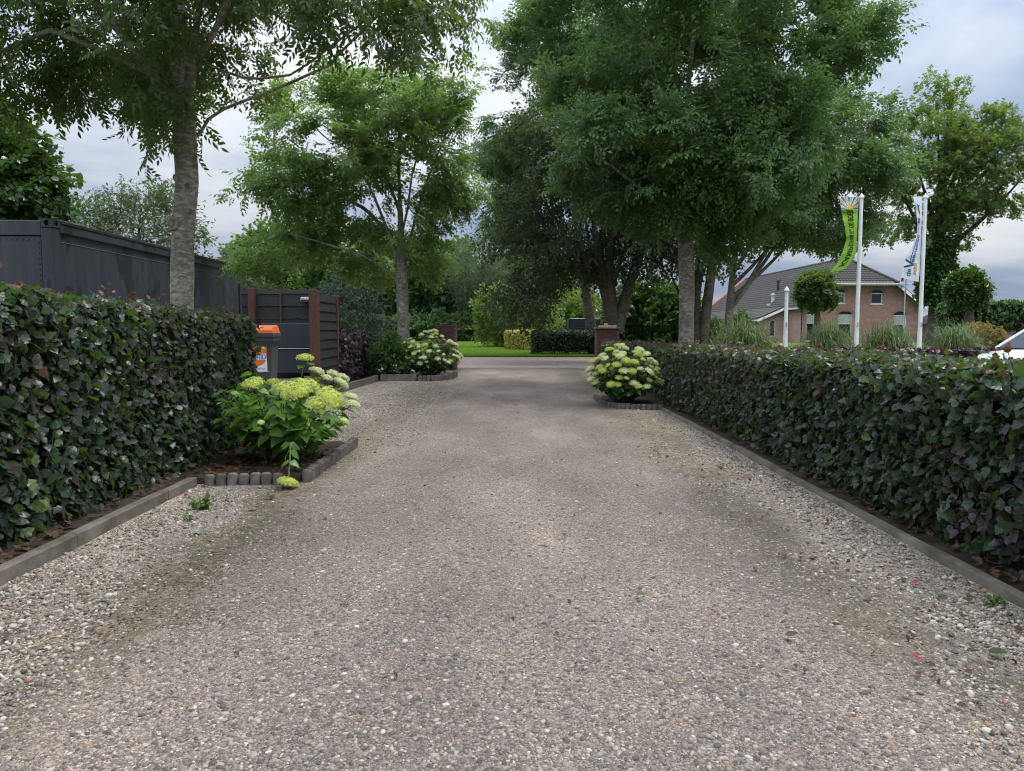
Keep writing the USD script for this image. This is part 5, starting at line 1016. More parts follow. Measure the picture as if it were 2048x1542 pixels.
    def slab3(pts, th=.1):
        pts = np.array(pts, float); n = unit(np.cross(pts[1] - pts[0], pts[-1] - pts[0])); n = n if n[2] > 0 else -n; k = len(pts); v = np.vstack([pts, pts - n * th]); f = [(0, i, i + 1) for i in range(1, k - 1)] + [(k, k + i + 1, k + i) for i in range(1, k - 1)]
        for i in range(k): j = (i + 1) % k; f += [(i, k + i, k + j), (i, k + j, j)]
        return v, np.array(f)
    roof = obj('roof', join([slab3(slope(-1)), slab3(slope(1)), slab3([(RX, yh, RZ), (gx0, yf, gz), (gx1, yf, gz)]), slab3([(XL - .1, 57.9, ez - .02), (XL - .1, Y1 + .2, ez - .02), (wingx - .15, Y1 + .2, wz - .05), (wingx - .15, 57.9, wz - .05)])]), 'roof_tile', t)
    cs = math.hypot(1, S)
    hipcut = lambda dn, up: None
    # left slope seen from the drive: u runs back along the ridge, d runs down
    D = np.array([-1, 0, -S]) / cs; dl = (RX - XL + .1) * cs
    tiles(np.array([RX, yf, RZ]), (0, 1, 0), D, int((Y1 - yf) / .24), int(dl / .34), .24, .34, lambda u, d: u > max(0.0, (yh - yf) * (1 - d / (half * cs))) + .02 and d < dl - .12, 'tiles', 'roof_tile', roof)
    tiles(np.array([RX + 0, yf, RZ]), (0, 1, 0), np.array([1, 0, -S]) / cs, 40, int(dl / .34), .24, .34, lambda u, d: u > max(0.0, (yh - yf) * (1 - d / (half * cs))) + .02 and d < dl - .12, 'tiles', 'roof_tile', roof)
    Dh = unit(np.array([0, yf - yh, gz - RZ])); nh = int(hip_len / .34)
    tiles(np.array([gx0, yh, RZ]), (1, 0, 0), Dh, int((gx1 - gx0) / .24) + 1, nh + 1, .24, .34, lambda u, d: abs(u - half) < half * d / hip_len - .03 and d < hip_len - .1, 'tiles', 'roof_tile_moss', roof)
    Dw = unit(np.array([wingx - .15 - XL + .1, 0, wz - ez])); lw = math.hypot(wingx - XL, wz - ez)
    tiles(np.array([XL - .08, 57.95, ez]), (0, 1, 0), Dw, 100, int(lw / .34), .24, .34, lambda u, d: True, 'tiles', 'roof_tile', roof)
    def ridge(a, b, mt, nm='ridge_tile'):
        a, b = np.array(a), np.array(b); L = np.linalg.norm(b - a); n = max(1, int(L / .42))
        obj(nm, join([tube([a + (b - a) * k / n, a + (b - a) * (k + 1.06) / n], [.10, .115], 9) for k in range(n)]), mt, roof, kind='stuff')
    ridge((RX, yh, RZ + .03), (RX, Y1 + .2, RZ + .03), 'roof_tile'); ridge((RX, yh, RZ + .03), (gx0, yf, gz + .03), 'roof_tile_moss'); ridge((RX, yh, RZ + .03), (gx1, yf, gz + .03), 'roof_tile_moss'); ridge((RX, Y1 + .25, RZ + .05), (XL - .1, Y1 + .25, ez), 'orange_tile'); ridge((XL - .1, Y1 + .25, ez), (wingx, Y1 + .25, wz), 'orange_tile')
    # bargeboards, gutters, pipes
    def board(a, b, w, mt, nm):
        a, b = np.array(a, float), np.array(b, float); d = unit(b - a); up = np.array([-d[2], 0, d[0]]); up = up if up[2] > 0 else -up
        v = [p + up * s + np.array([0, y, 0]) for p in (a, b) for s in (-w, 0) for y in (0, .05)]; obj(nm, trimesh.convex.convex_hull(np.array(v)), mt, t)
    board((gx0 - .02, yf - .03, gz - .04), (XL - .13, yf - .03, ez - .13), .2, 'white_paint', 'bargeboard'); board((gx1 + .02, yf - .03, gz - .04), (XR + .13, yf - .03, ez - .13), .2, 'white_paint', 'bargeboard'); board((XL - .05, 57.84, ez - .05), (wingx - .15, 57.84, wz - .06), .18, 'white_paint', 'bargeboard')
    obj('gutter', bx(gx0 - .05, gx1 + .75, yf - .14, yf - .035, gz - .16, gz - .03, .02), 'gutter_zinc', t); obj('fascia', bx(gx0 + .05, gx1 - .05, yf - .03, Y0 - .002, gz - .2, gz - .165), 'white_paint', t)
    obj('gutter', bx(wingx - .25, wingx - .1, 57.8, Y1, wz - .18, wz - .08, .02), 'gutter_zinc', t); obj('gutter', bx(XL - .2, XL - .02, yf + .1, 57.8, ez - .24, ez - .12, .02), 'gutter_zinc', t)
    obj('downpipe', tube([(XL + .15, Y0 + .5, ez - .2), (XL + .15, Y0 - .1, ez - .3), (XL + .15, Y0 - .1, 0)], .05, 8), 'pipe_black', t)
    ch = obj('vent_pipe', tube([(21.9, 62.5, 2.9), (21.9, 62.5, 3.75)], .14, 12), 'gutter_zinc', t); obj('cap', lathe([(0, 0), (.2, 0), (.17, .1), (0, .16)], 12).apply_translation((21.9, 62.5, 3.75)), 'gutter_zinc', ch)
    obj('flashing', bx(21.5, 22.3, 62.2, 62.8, 2.85, 3.05), 'gutter_zinc', ch)
    ch = obj('vent_pipe', tube([(23.2, 65, 4.0), (23.2, 65, 5.1)], .12, 12), 'pipe_black', t); obj('cap', lathe([(0, 0), (.17, 0), (.15, .1), (0, .15)], 12).apply_translation((23.2, 65, 5.1)), 'pipe_black', ch)
farmhouse()
t = thing('outbuilding', 'low outbuilding with a dark tiled roof right of the farmhouse', 'outbuilding', (30.6, 52.5, 0))
obj('wall', bx(0, 4.6, 0, 4, -.1, 1.3), 'house_brick_flat', t); rf = obj('roof', trimesh.convex.convex_hull(np.array([(-.4, -.4, 1.34), (5.0, -.4, 1.34), (-.4, 4.4, 1.34), (5.0, 4.4, 1.34), (1.0, 2, 2.5), (3.6, 2, 2.5), (-.4, -.4, 1.22), (5.0, -.4, 1.22)])), 'roof_tile', t)
obj('tile_course', join([bx(-.4 + k * .13, 5.0 - k * .13, -.43 + k * .19, -.25 + k * .19, 1.33 + k * .096, 1.395 + k * .096) for k in range(12)]), 'roof_tile', rf); obj('gutter', bx(-.45, 5.05, -.52, -.41, 1.22, 1.33, .02), 'gutter_zinc', t)

# ------------------------------------------------------------------ flagpoles and flags
def flagpole(label, p, h, r=.051, matn='white_paint', cap=True):
    t = thing('flagpole', label, 'flagpole', p); obj('pole', lathe([(0, 0), (r * 1.15, 0), (r * 1.1, 1.0), (r, 1.01), (r * .85, h), (0, h)], 20), matn, t, 35)
    if cap: obj('cap', lathe([(0, h), (r * 1.25, h + .002), (r * 1.25, h + .03), (r * .5, h + .09), (0, h + .12)], 16), matn, t, 35)
    obj('base_plate', bx(-.15, .15, -.15, .15, -.02, .02, .004), 'gutter_zinc', t); obj('line_cleat', bx(-.012, .012, -r * 1.1 - .03, -r * .95, 1.1, 1.22, .004), 'gutter_zinc', t)
    return t
def banner(label, rows, Y, waves, panels, prints, seed=0, name='banner_flag'):
    """rows: (v, left px, left py, right px, right py) from the top down; waves: depth of the folds; panels: (v0, v1, material); prints: (mesh in flag units u, v, material)"""
    rows = np.array(rows, float)
    def cloth(u, v):
        u, v = np.asarray(u, float), np.asarray(v, float); c = [np.interp(v, rows[:, 0], rows[:, k]) for k in range(1, 5)]
        px, py = c[2] + (c[0] - c[2]) * u, c[3] + (c[1] - c[3]) * u
        uu, vv = (px - 1024) / F, (771 - py) / F; yy = Y + waves * u * (np.sin(v * 9 + 2.2 * u + seed) + .5 * np.sin(v * 21 + seed * 2 - 3 * u)) ; tt = yy / (CT + vv * ST)
        return np.stack([uu * tt, yy, EYE + tt * (-ST + vv * CT)], -1)
    o = cloth(0, 0); t = thing(name, label, 'flag', o)
    for v0, v1, mt in panels:
        n = max(4, int((v1 - v0) * 60)); V, U = np.meshgrid(np.linspace(v0, v1, n), np.linspace(0, 1, 14), indexing='ij'); p = cloth(U, V).reshape(-1, 3) - o
        i, j = np.meshgrid(np.arange(n - 1), np.arange(13), indexing='ij'); a = i * 14 + j; obj('cloth', (p, np.stack([a, a + 14, a + 15, a + 1], -1).reshape(-1, 4)), mt, t, True)
    for nm, m, mt in prints:
        v, f = (m.vertices, m.faces) if hasattr(m, 'vertices') else m; v = np.asarray(v); p = cloth(v[:, 0], v[:, 1]); off = np.where(v[:, 2] > 0, 1, -1) * .006
        e = .01; n = unit(np.cross(cloth(v[:, 0] + e, v[:, 1]) - p, cloth(v[:, 0], v[:, 1] + e) - p)); obj(nm, (p + n * off[:, None] - o, f), mt, t)
    return t
def upright_text(text, size, u0, v0, scale_u=1.0, mirror=False, bold=True, sep=1.0, asp=.3):
    """lettering running up the flag: text x -> up, text y -> towards the free edge; asp: flag width / flag height"""
    m = meshkit.text_mesh(text, size, .02, bold).subdivide_to_size(size * .6); v = np.array(m.vertices); z = v[:, 2] - .01
    x, y = v[:, 0] * sep, v[:, 1]; y = size - y if mirror else y
    return np.stack([u0 + y * scale_u / asp, v0 - x, z], 1), m.faces
def slab2(poly): m = trimesh.creation.extrude_polygon(poly, .02, engine='earcut').subdivide_to_size(.06); m.apply_translation((0, 0, -.01)); return m
pa, pb, pc = G(1712, 0, 0), None, None
pole_a = P(1712, 700, 19.0); flagpole('white flagpole carrying the green flag', (pole_a[0], 19.0, 0), P(1720, 396, 19.0)[2])
pole_b = P(1838, 700, 19.0); flagpole('white flagpole carrying the white flag', (pole_b[0], 19.0, 0), P(1846, 396, 19.0)[2])
pole_c = P(1570, 700, 19.0); flagpole('short white post with a pointed cap under the ash crown', (pole_c[0], 19.0, 0), P(1573, 582, 19.0)[2])
rays = []
for k in range(15):
    a0, a1 = -.25 + k * .24, -.25 + k * .24 + .13; c0 = (.5, .235); pts = [(c0[0] + r * math.cos(a) * 1.0, c0[1] - r * .34 * math.sin(a)) for a, r in ((a0, .22), (a0 + .05, .45), (a0 + .02, .95), (a1 + .05, .95), (a1 + .06, .45), (a1, .22))]
    pl = Polygon(pts).buffer(0).intersection(sbox(.02, .012, .98, .24))
    for g in getattr(pl, 'geoms', [pl]):
        if g.area > 1e-4 and g.geom_type == 'Polygon': rays.append((('ray', slab2(g), 'print_blue' if k % 2 else 'print_yellow')))
halfsun = Polygon([(.5 + .2 * math.cos(a), .235 - .07 * math.sin(a)) for a in np.linspace(0, math.pi, 16)])
svr = meshkit.text_mesh('SVR', .05, .02, True).subdivide_to_size(.03); v = np.array(svr.vertices); w_ = v[:, 0].max(); svr = (np.stack([.28 + v[:, 0] / w_ * .44, .272 - v[:, 1] * .9, v[:, 2] - .01], 1), svr.faces)
banner('green flag with a blue and yellow sun and mirrored lettering', [(0, 1679, 393, 1717, 393), (.28, 1683, 424, 1716, 424), (.5, 1690, 455, 1714.5, 455), (.72, 1693, 478, 1713.5, 478), (.86, 1684, 508, 1713, 505), (.93, 1674, 527, 1705, 520), (1, 1660, 545, 1690, 538)], 19.0, .16,
       [(0, .245, 'flag_white'), (.245, .30, 'flag_green'), (.30, 1.0, 'flag_green')], rays + [('half_sun', slab2(halfsun), 'print_yellow'), ('letters', svr, 'print_dark'), ('line', slab2(sbox(.1, .285, .95, .29)), 'print_dark'), ('letters', upright_text('KAMPEREN BIJ DE BOER', .048, .30, .97, 2.2, True, True, .92), 'print_dark')], 1)
txt = [('letters', upright_text('de', .055, .52, .965, 1.3), 'print_blue'), ('letters', upright_text('V', .115, .40, .875, 1.5), 'print_blue'), ('letters', upright_text('eenstree', .050, .40, .795, 1.3, sep=1.18), 'print_blue'), ('letters', upright_text('k', .085, .40, .32, 1.6), 'print_blue'), ('letters', upright_text('mini', .05, .20, .93, 1.2), 'print_orange')]
sw = Polygon([(.60 + .12 * math.sin(s * 3), .80 - s * .55) for s in np.linspace(0, 1, 16)] + [(.66 + .12 * math.sin(s * 3), .80 - s * .55) for s in np.linspace(1, 0, 16)])
sail = [('sail', slab2(Polygon([(.62, .20), (.34, .20), (.55, .13)])), 'print_green'), ('sail', slab2(Polygon([(.70, .165), (.40, .10), (.72, .09)])), 'print_blue')]
banner('white flag with blue lettering and a small orange word', [(0, 1826, 393, 1845, 393), (.14, 1832, 417, 1844.5, 417), (.32, 1835, 447, 1843, 447), (.46, 1834, 468, 1842.5, 470), (.6, 1826, 491, 1841.5, 495), (.75, 1812, 515, 1840.5, 520), (.9, 1806, 540, 1839, 545), (1, 1802, 555, 1837.5, 564)], 19.0, .14, [(0, 1, 'flag_white')], txt + sail + [('swoosh', slab2(sw), 'print_blue')], 2.4)
q = P(1807, 676, 46.0); flagpole('thin metal flagpole in front of the farmhouse gable', (q[0], 46.0, 0), P(1813, 556, 46)[2], .045, 'gutter_zinc', False)
banner('small furled red white and blue flag at the house flagpole', [(0, 1803, 556, 1808, 555), (.5, 1801, 566, 1807, 566), (1, 1801, 577, 1804, 578)], 46, .05, [(0, .35, 'flag_red'), (.35, .65, 'flag_white'), (.65, 1, 'print_blue')], [], 1)

# ------------------------------------------------------------------ vehicles (local: nose at +x)
def vehicle(name, label, cat, loc, rz, scale, body, xs, w, zlo, zsh, glass, roofm, group=None, van=False):
    """xs: stations; w: half width, zlo: underside, zsh: shoulder height at each; glass: (stations, half widths, heights) of the greenhouse"""
    t = thing(name, label, cat, loc, rz, group, scale=scale)
    rings = []
    for x, ww, a, b in zip(xs, w, zlo, zsh):
        h = b - a; rings.append([(x, -ww * .8, a), (x, -ww * .97, a + .15 * h), (x, -ww, a + .5 * h), (x, -ww * .98, a + .8 * h), (x, -ww * .9, a + .96 * h), (x, -ww * .5, b + .012), (x, 0, b + .02), (x, ww * .5, b + .012), (x, ww * .9, a + .96 * h), (x, ww * .98, a + .8 * h), (x, ww, a + .5 * h), (x, ww * .97, a + .15 * h), (x, ww * .8, a)])
    R = np.array(rings); n, k = R.shape[:2]; i, j = np.meshgrid(np.arange(n - 1), np.arange(k), indexing='ij'); q = np.stack([i * k + j, i * k + (j + 1) % k, (i + 1) * k + (j + 1) % k, (i + 1) * k + j], -1).reshape(-1, 4)
    f = np.vstack([q[:, [0, 1, 2]], q[:, [0, 2, 3]]] + [np.array([(e * k, e * k + a, e * k + a + 1) for a in range(1, k - 1)]) for e in (0, n - 1)]); obj('body', (R.reshape(-1, 3), f), body, t, 50)
    gx, gb, gt, gzb, gzt = glass   # base stations x (rear, front), top stations x (rear, front)
    (xb0, xb1), (xt0, xt1) = gx; P8 = lambda x, ww, z: [(x, -ww, z), (x, ww, z)]
    base, top = np.array(P8(xb0, gb, gzb) + P8(xb1, gb, gzb)), np.array(P8(xt0, gt, gzt) + P8(xt1, gt, gzt))
    obj('glass', trimesh.convex.convex_hull(np.vstack([base, top])), 'window_glass' if not van else body, t)
    c = (top[0] + top[3]) / 2; rf = np.vstack([top + [0, 0, .004], (top - c) * [.9, .86, 1] + c + [0, 0, .05]]); obj('roof', trimesh.convex.convex_hull(rf), roofm, t)
    for s in (0, 1): obj('windscreen_pillar', tube([base[2 + s] + [.01, 0, 0], top[2 + s] + [.01, 0, 0]], .03, 8), roofm if not van else 'gutter_zinc', t); obj('rear_pillar', tube([base[s], top[s]], .05, 8), body, t)
    for x in (xs[1] + .35, xs[-1] - .62):
        for s in (-1, 1):
            m = trimesh.creation.cylinder(.30, .19, sections=28); m.apply_transform(trimesh.transformations.rotation_matrix(math.pi / 2, [1, 0, 0])); m.apply_translation((x, s * (max(w) - .085), .30)); wl = obj('wheel', m, 'rubber', t, 40)
            m = trimesh.creation.cylinder(.19, .02, sections=20); m.apply_transform(trimesh.transformations.rotation_matrix(math.pi / 2, [1, 0, 0])); m.apply_translation((x, s * (max(w) + .017), .30)); obj('rim', m, 'aluminium', wl, 40)
    return t
xs = [0, .08, .5, 1.2, 2.0, 2.5, 2.85, 3.1, 3.28, 3.38, 3.42]
t = vehicle('parked_car', 'small white car parked behind the low hedges', 'car', (10.95, 12.3, -.06), math.pi + .12, .95, 'car_white', xs, [.66, .74, .79, .81, .81, .80, .77, .72, .63, .52, .42], [.36, .3, .22, .2, .2, .2, .22, .24, .27, .32, .36], [.80, .86, .88, .88, .86, .84, .81, .76, .70, .62, .54], (((.12, 2.72), (.5, 1.95)), .74, .60, .84, 1.36), 'car_white')
for s in (-1, 1):
    h = trimesh.creation.icosphere(3, 1.0); h.apply_scale((.20, .10, .06)); h.apply_transform(trimesh.transformations.rotation_matrix(.35, [0, 1, 0])); h.apply_transform(trimesh.transformations.rotation_matrix(-s * .75, [0, 0, 1])); h.apply_translation((3.12, s * .585, .655)); hl = obj('headlight', h, 'headlight', t, True)
    h = trimesh.creation.icosphere(2, .045); h.apply_translation((3.19, s * .56, .655)); obj('bulb', h, 'chrome', hl, True)
    m = trimesh.creation.icosphere(2, 1.0); m.apply_scale((.07, .10, .07)); m.apply_translation((2.25, s * .88, .95)); obj('wing_mirror', m, 'car_white', t, True)
obj('grille', bx(3.395, 3.432, -.13, .13, .545, .60, .01), 'trim_black', t); obj('bumper_strip', bx(3.20, 3.38, -.6, .6, .42, .475, .02), 'trim_black', t); obj('wiper_panel', bx(2.69, 2.76, -.70, .70, .842, .862, .005), 'trim_black', t)
obj('wiper', tube([(2.75, .3, .87), (2.55, -.2, 1.0)], .008, 6), 'trim_black', t)
xs = [0, .06, .6, 2.0, 3.6, 4.2, 4.6, 4.9, 5.05, 5.1]
t = vehicle('parked_van', 'black panel van parked behind the dark green hedge', 'van', (2.95, 40.0, 0), 0.0, .885, 'van_black', xs, [.84, .88, .92, .93, .93, .92, .88, .82, .72, .62], [.4, .35, .28, .26, .26, .26, .28, .3, .34, .4], [1.0, 1.02, 1.04, 1.04, 1.03, 1.0, .95, .86, .78, .7], (((.02, 4.52), (.05, 3.45)), .86, .78, 1.0, 1.72), 'van_black', van=True)
obj('side_window', trimesh.convex.convex_hull(np.array([(3.30, -.875, 1.08), (4.30, -.868, 1.08), (3.55, -.815, 1.6), (3.30, -.815, 1.6), (3.30, -.86, 1.08), (4.28, -.85, 1.08), (3.55, -.8, 1.6), (3.30, -.8, 1.6)])), 'window_glass', t)
obj('windscreen', trimesh.convex.convex_hull(np.array([(4.55, -.8, 1.04), (4.55, .8, 1.04), (3.56, -.72, 1.66), (3.56, .72, 1.66), (4.5, -.8, 1.04), (4.5, .8, 1.04), (3.5, -.72, 1.66), (3.5, .72, 1.66)])), 'window_glass', t)
obj('side_groove', bx(.2, 3.2, -.895, -.88, 1.18, 1.2), 'trim_black', t); obj('wing_mirror', bx(4.1, 4.25, -1.08, -.9, 1.08, 1.3, .03), 'trim_black', t)
for s in (-1, 1): obj('headlight', bx(4.86, 5.02, s * .72 - .1, s * .72 + .1, .72, .86, .03), 'headlight', t)

# ------------------------------------------------------------------ pampas grasses and flowers
def pampas(label, px0, px1, pytop, Y, n, seed):
    rng = np.random.default_rng(seed); a, b = P(px0, 690, Y)[0], P(px1, 690, Y)[0]; c = np.array([(a + b) / 2, Y, 0]); rad = (b - a) / 2; h = P(1024, pytop, Y)[2] * 1.3
    t = thing('pampas_grass', label, 'grass clump', c, 0, 'pampas grasses at the foot of the flagpoles'); V, Fc = [], []; m = 7; u = np.linspace(0, 1, m)
    for k in range(n):
        ang = rng.uniform(0, 6.28); o = np.array([rng.normal(0, .22) * rad, rng.normal(0, .22) * rad, 0]); ln = rng.uniform(.55, 1.0); out = rng.uniform(.25, 1.0) * rad * 1.05; d = np.array([math.cos(ang), math.sin(ang)])
        z = h * ln * 1.22 * (u * 1.75 - u ** 2 * (.75 + .75 * rng.uniform(.6, 1.35) * out / rad)); x = out * u ** 1.35; p = np.stack([o[0] + d[0] * x, o[1] + d[1] * x, np.maximum(z, .02)], 1)
        w = .007 * (1 - u ** 2.2)[:, None] + .001; sd = np.array([-d[1], d[0], 0.0]) * w * rng.choice([1, 1.3]) ; V.append(np.vstack([p + sd, p - sd])); i = np.arange(m - 1); Fc.append(np.vstack([np.stack([i, i + 1, i + 1 + m], 1), np.stack([i, i + 1 + m, i + m], 1)]) + k * 2 * m)
    obj('blades', (np.vstack(V), np.vstack(Fc)), 'pampas_blade', t, kind='stuff'); return t
pampas('widest pampas grass, in front of the low wing of the farmhouse', 1405, 1575, 645, 20.5, 900, 1); pampas('pampas grass between the short post and the green flag pole', 1590, 1712, 650, 21.0, 700, 2); pampas('pampas grass between the two flag poles', 1702, 1848, 652, 21.5, 800, 3); pampas('pampas grass right of the white flag pole', 1846, 1975, 655, 21.0, 800, 4)
pampas('small pampas tuft before the gable window of the farmhouse', 1655, 1720, 662, 23.0, 300, 5)
bush('flower_clump', 'clump of peach coloured flowers before the pampas grass', (P(1606, 690, 20)[0], 20.0, 0), .24, .42, 'small', 'weed_leaf', 160, 1.0, cat='flowers', flower='peach_flower', nf=26, seed=71)
bush('flower_clump', 'peach flower clump half hidden by the dark hedge', (P(1632, 690, 19)[0], 18.6, 0), .16, .40, 'small', 'weed_leaf', 110, 1.0, cat='flowers', flower='peach_flower', nf=14, seed=72)
bush('shrub', 'rusty green shrub with pink flowers left of the dark brick wall', (P(1962, 690, 25)[0], 25.2, 0), (.7, .5), .95, 'small', 'rust_shrub_leaf', 700, 1.6, flower='pink_flower', nf=14, seed=73)

# ------------------------------------------------------------------ trees
# the near ash: trunk behind the tall hedge, forking at about three metres
Yt = 8.2
b = [(*P(362, 690, Yt)[:2], 0.0), (P(364, 600, Yt)[0], Yt, 1.4), P(365, 500, Yt), P(368, 430, Yt), P(374, 360, Yt), P(371, 300, Yt), P(368, 240, Yt), P(362, 180, Yt), P(345, 80, Yt - .05), P(332, -40, Yt - .1), P(325, -200, Yt - .1)]
lim = [[P(368, 210, Yt), P(340, 185, Yt - .1), P(305, 150, Yt - .35), P(260, 90, Yt - .5), P(215, 40, Yt - .6), P(160, -20, Yt - .8)],
       [P(318, 160, Yt - .25), P(255, 125, Yt - .5), P(190, 95, Yt - .8), P(100, 60, Yt - 1.0)],
       [P(372, 295, Yt), P(395, 280, Yt + .05), P(405, 250, Yt + .1), P(430, 225, Yt + .2), P(480, 205, Yt + .3), P(560, 175, Yt + .5), P(660, 130, Yt + .6)],
       [P(371, 225, Yt), P(382, 150, Yt - .15), P(378, 115, Yt - .2), P(365, 80, Yt - .4), P(345, 55, Yt - .6), P(300, 40, Yt - 1.0), P(210, 30, Yt - 1.4)],
       [P(378, 140, Yt - .18), P(392, 60, Yt), P(405, -20, Yt + .1), P(425, -160, Yt + .2)],
       [P(382, 122, Yt - .2), P(400, 112, Yt - .3), P(420, 80, Yt - .5), P(445, 30, Yt - .8), P(470, -30, Yt - 1.0)],
       [P(395, 125, Yt - .2), P(440, 140, Yt - .1), P(500, 160, Yt), P(580, 150, Yt - .3)], [P(366, 60, Yt), P(358, -40, Yt + .4), P(362, -150, Yt + .8)]]
L1 = [lobe(80, 40, Yt - .5, 210, 130, 240), lobe(330, -260, Yt, 420, 200, 380), lobe(660, 30, Yt - .2, 230, 130, 240), lobe(170, 225, Yt - .4, 130, 50, 150), lobe(560, 190, Yt + .1, 100, 60, 110), lobe(770, 40, Yt - .3, 85, 80, 130), lobe(-60, 110, Yt - .4, 140, 120, 180), lobe(330, 160, Yt + 1.1, 150, 70, 90), lobe(60, 170, Yt - .6, 100, 70, 110), lobe(660, 170, Yt, 70, 50, 80)]
tree('ash_tree', 'near ash tree with a pale trunk rising behind the tall hedge', b, L1, .118, 'ash_near', 'ash_leaf_dark', 'ash_bark', 2500, 2000, .2, lim, .92, leaf_parts=300, seed=101, clump=(62, .50), knots=[(P(356, 450, Yt) + [0, -.13, 0], .062, (-.25, -1, .05)), (P(362, 360, Yt) + [0, -.13, 0], .03, (0, -1, 0)), (P(385, 375, Yt) + [0, -.12, 0], .025, (.5, -1, 0)), (P(352, 190, Yt) + [0, -.12, 0], .05, (-.3, -1, 0))], droop=.45, limb_min=.018, shell=.55, kill=.30)
# the ash on the left of the drive
Yt = 16.8
b = [(*P(808, 700, Yt)[:2], 0.0), P(806, 640, Yt), P(804, 560, Yt), P(803, 520, Yt), P(801, 440, Yt), P(797, 330, Yt), P(800, 230, Yt), P(815, 140, Yt)]
lim = [[P(804, 545, Yt), P(790, 515, Yt), P(775, 460, Yt - .2), P(745, 385, Yt - .5), P(700, 300, Yt - .8)], [P(803, 530, Yt), P(820, 480, Yt + .1), P(835, 420, Yt + .2), P(862, 340, Yt + .3), P(900, 250, Yt + .3)],
       [P(803, 555, Yt), P(770, 540, Yt), P(735, 515, Yt - .3), P(660, 490, Yt - .6), P(590, 470, Yt - .8)], [P(800, 480, Yt), P(815, 420, Yt - .4), P(825, 340, Yt - .8), P(850, 280, Yt - 1)], [P(800, 420, Yt), P(760, 330, Yt + .4), P(700, 250, Yt + .6)], [P(802, 500, Yt), P(735, 420, Yt), P(640, 370, Yt), P(580, 350, Yt)]]
L2 = [lobe(650, 290, Yt, 140, 120), lobe(800, 240, Yt, 150, 110), lobe(590, 400, Yt - .2, 100, 90), lobe(720, 420, Yt, 130, 90), lobe(560, 490, Yt, 85, 60), lobe(870, 330, Yt, 65, 80), lobe(840, 180, Yt, 75, 50), lobe(885, 430, Yt, 50, 50), lobe(870, 240, Yt, 70, 60), lobe(690, 500, Yt + .4, 90, 50), lobe(860, 490, Yt + .3, 60, 40)]
tree('ash_tree', 'light green ash tree at the left of the drive behind the white hydrangea', b, L2, .135, 'ash', 'ash_leaf_light', 'ash_bark', 2400, 1800, .24, lim, .8, leaf_parts=300, seed=102, clump=(74, .39), droop=.0, knots=[(P(806, 647, Yt) + [0, -.14, 0], .05, (0, -1, 0)), (P(805, 596, Yt) + [0, -.14, 0], .045, (0, -1, 0)), (P(803, 560, Yt) + [0, -.14, 0], .05, (.1, -1, 0))])
# the big ash on the right
Yt = 14.5
b = [(*P(1373, 690, Yt)[:2], 0.0), P(1373, 640, Yt), P(1374, 580, Yt), P(1372, 500, Yt), P(1366, 430, Yt), P(1368, 330, Yt), P(1372, 220, Yt), P(1385, 90, Yt), P(1400, -80, Yt)]
lim = [[P(1370, 470, Yt), P(1330, 420, Yt - .4), P(1260, 360, Yt - 1), P(1180, 300, Yt - 1.4)], [P(1370, 450, Yt), P(1440, 390, Yt - .4), P(1510, 320, Yt - .9), P(1600, 250, Yt - 1.2)], [P(1368, 400, Yt), P(1320, 300, Yt + .3), P(1270, 180, Yt + .5), P(1240, 60, Yt + .5)], [P(1368, 380, Yt), P(1430, 280, Yt + .5), P(1500, 150, Yt + .8), P(1580, 20, Yt + .8)], [P(1368, 330, Yt), P(1340, 240, Yt - .8), P(1310, 150, Yt - 1.2)], [P(1370, 300, Yt), P(1430, 200, Yt - .7), P(1480, 100, Yt - 1.1)]]
L3 = [lobe(1290, 300, Yt - .7, 150, 120, 150), lobe(1390, 180, Yt - .3, 200, 170, 200), lobe(1515, 320, Yt - .4, 125, 120, 150), lobe(1600, 170, Yt, 130, 150, 150), lobe(1390, 360, Yt - .7, 150, 60, 130), lobe(1525, 440, Yt - .2, 70, 50, 90), lobe(1240, 180, Yt, 130, 130, 150), lobe(1420, -60, Yt, 280, 130, 250), lobe(1690, 90, Yt, 85, 100, 100), lobe(1190, 350, Yt - .5, 80, 75, 90), lobe(1575, 350, Yt, 45, 60, 70), lobe(1470, 455, Yt, 60, 30, 60), lobe(1260, 400, Yt - .4, 80, 45, 80)]
tree('ash_tree', 'large ash tree with a dense bluish green crown behind the low hedge', b, L3, .145, 'ash', 'ash_leaf_mid', 'ash_bark', 5200, 2800, .25, lim, .86, leaf_parts=300, seed=103, clump=(120, .5), droop=.0, knots=[(P(1378, 571, Yt) + [0, -.14, 0], .06, (.1, -1, 0)), (P(1373, 505, Yt) + [0, -.14, 0], .045, (0, -1, 0)), (P(1373, 600, Yt) + [0, -.14, 0], .04, (-.1, -1, 0))])
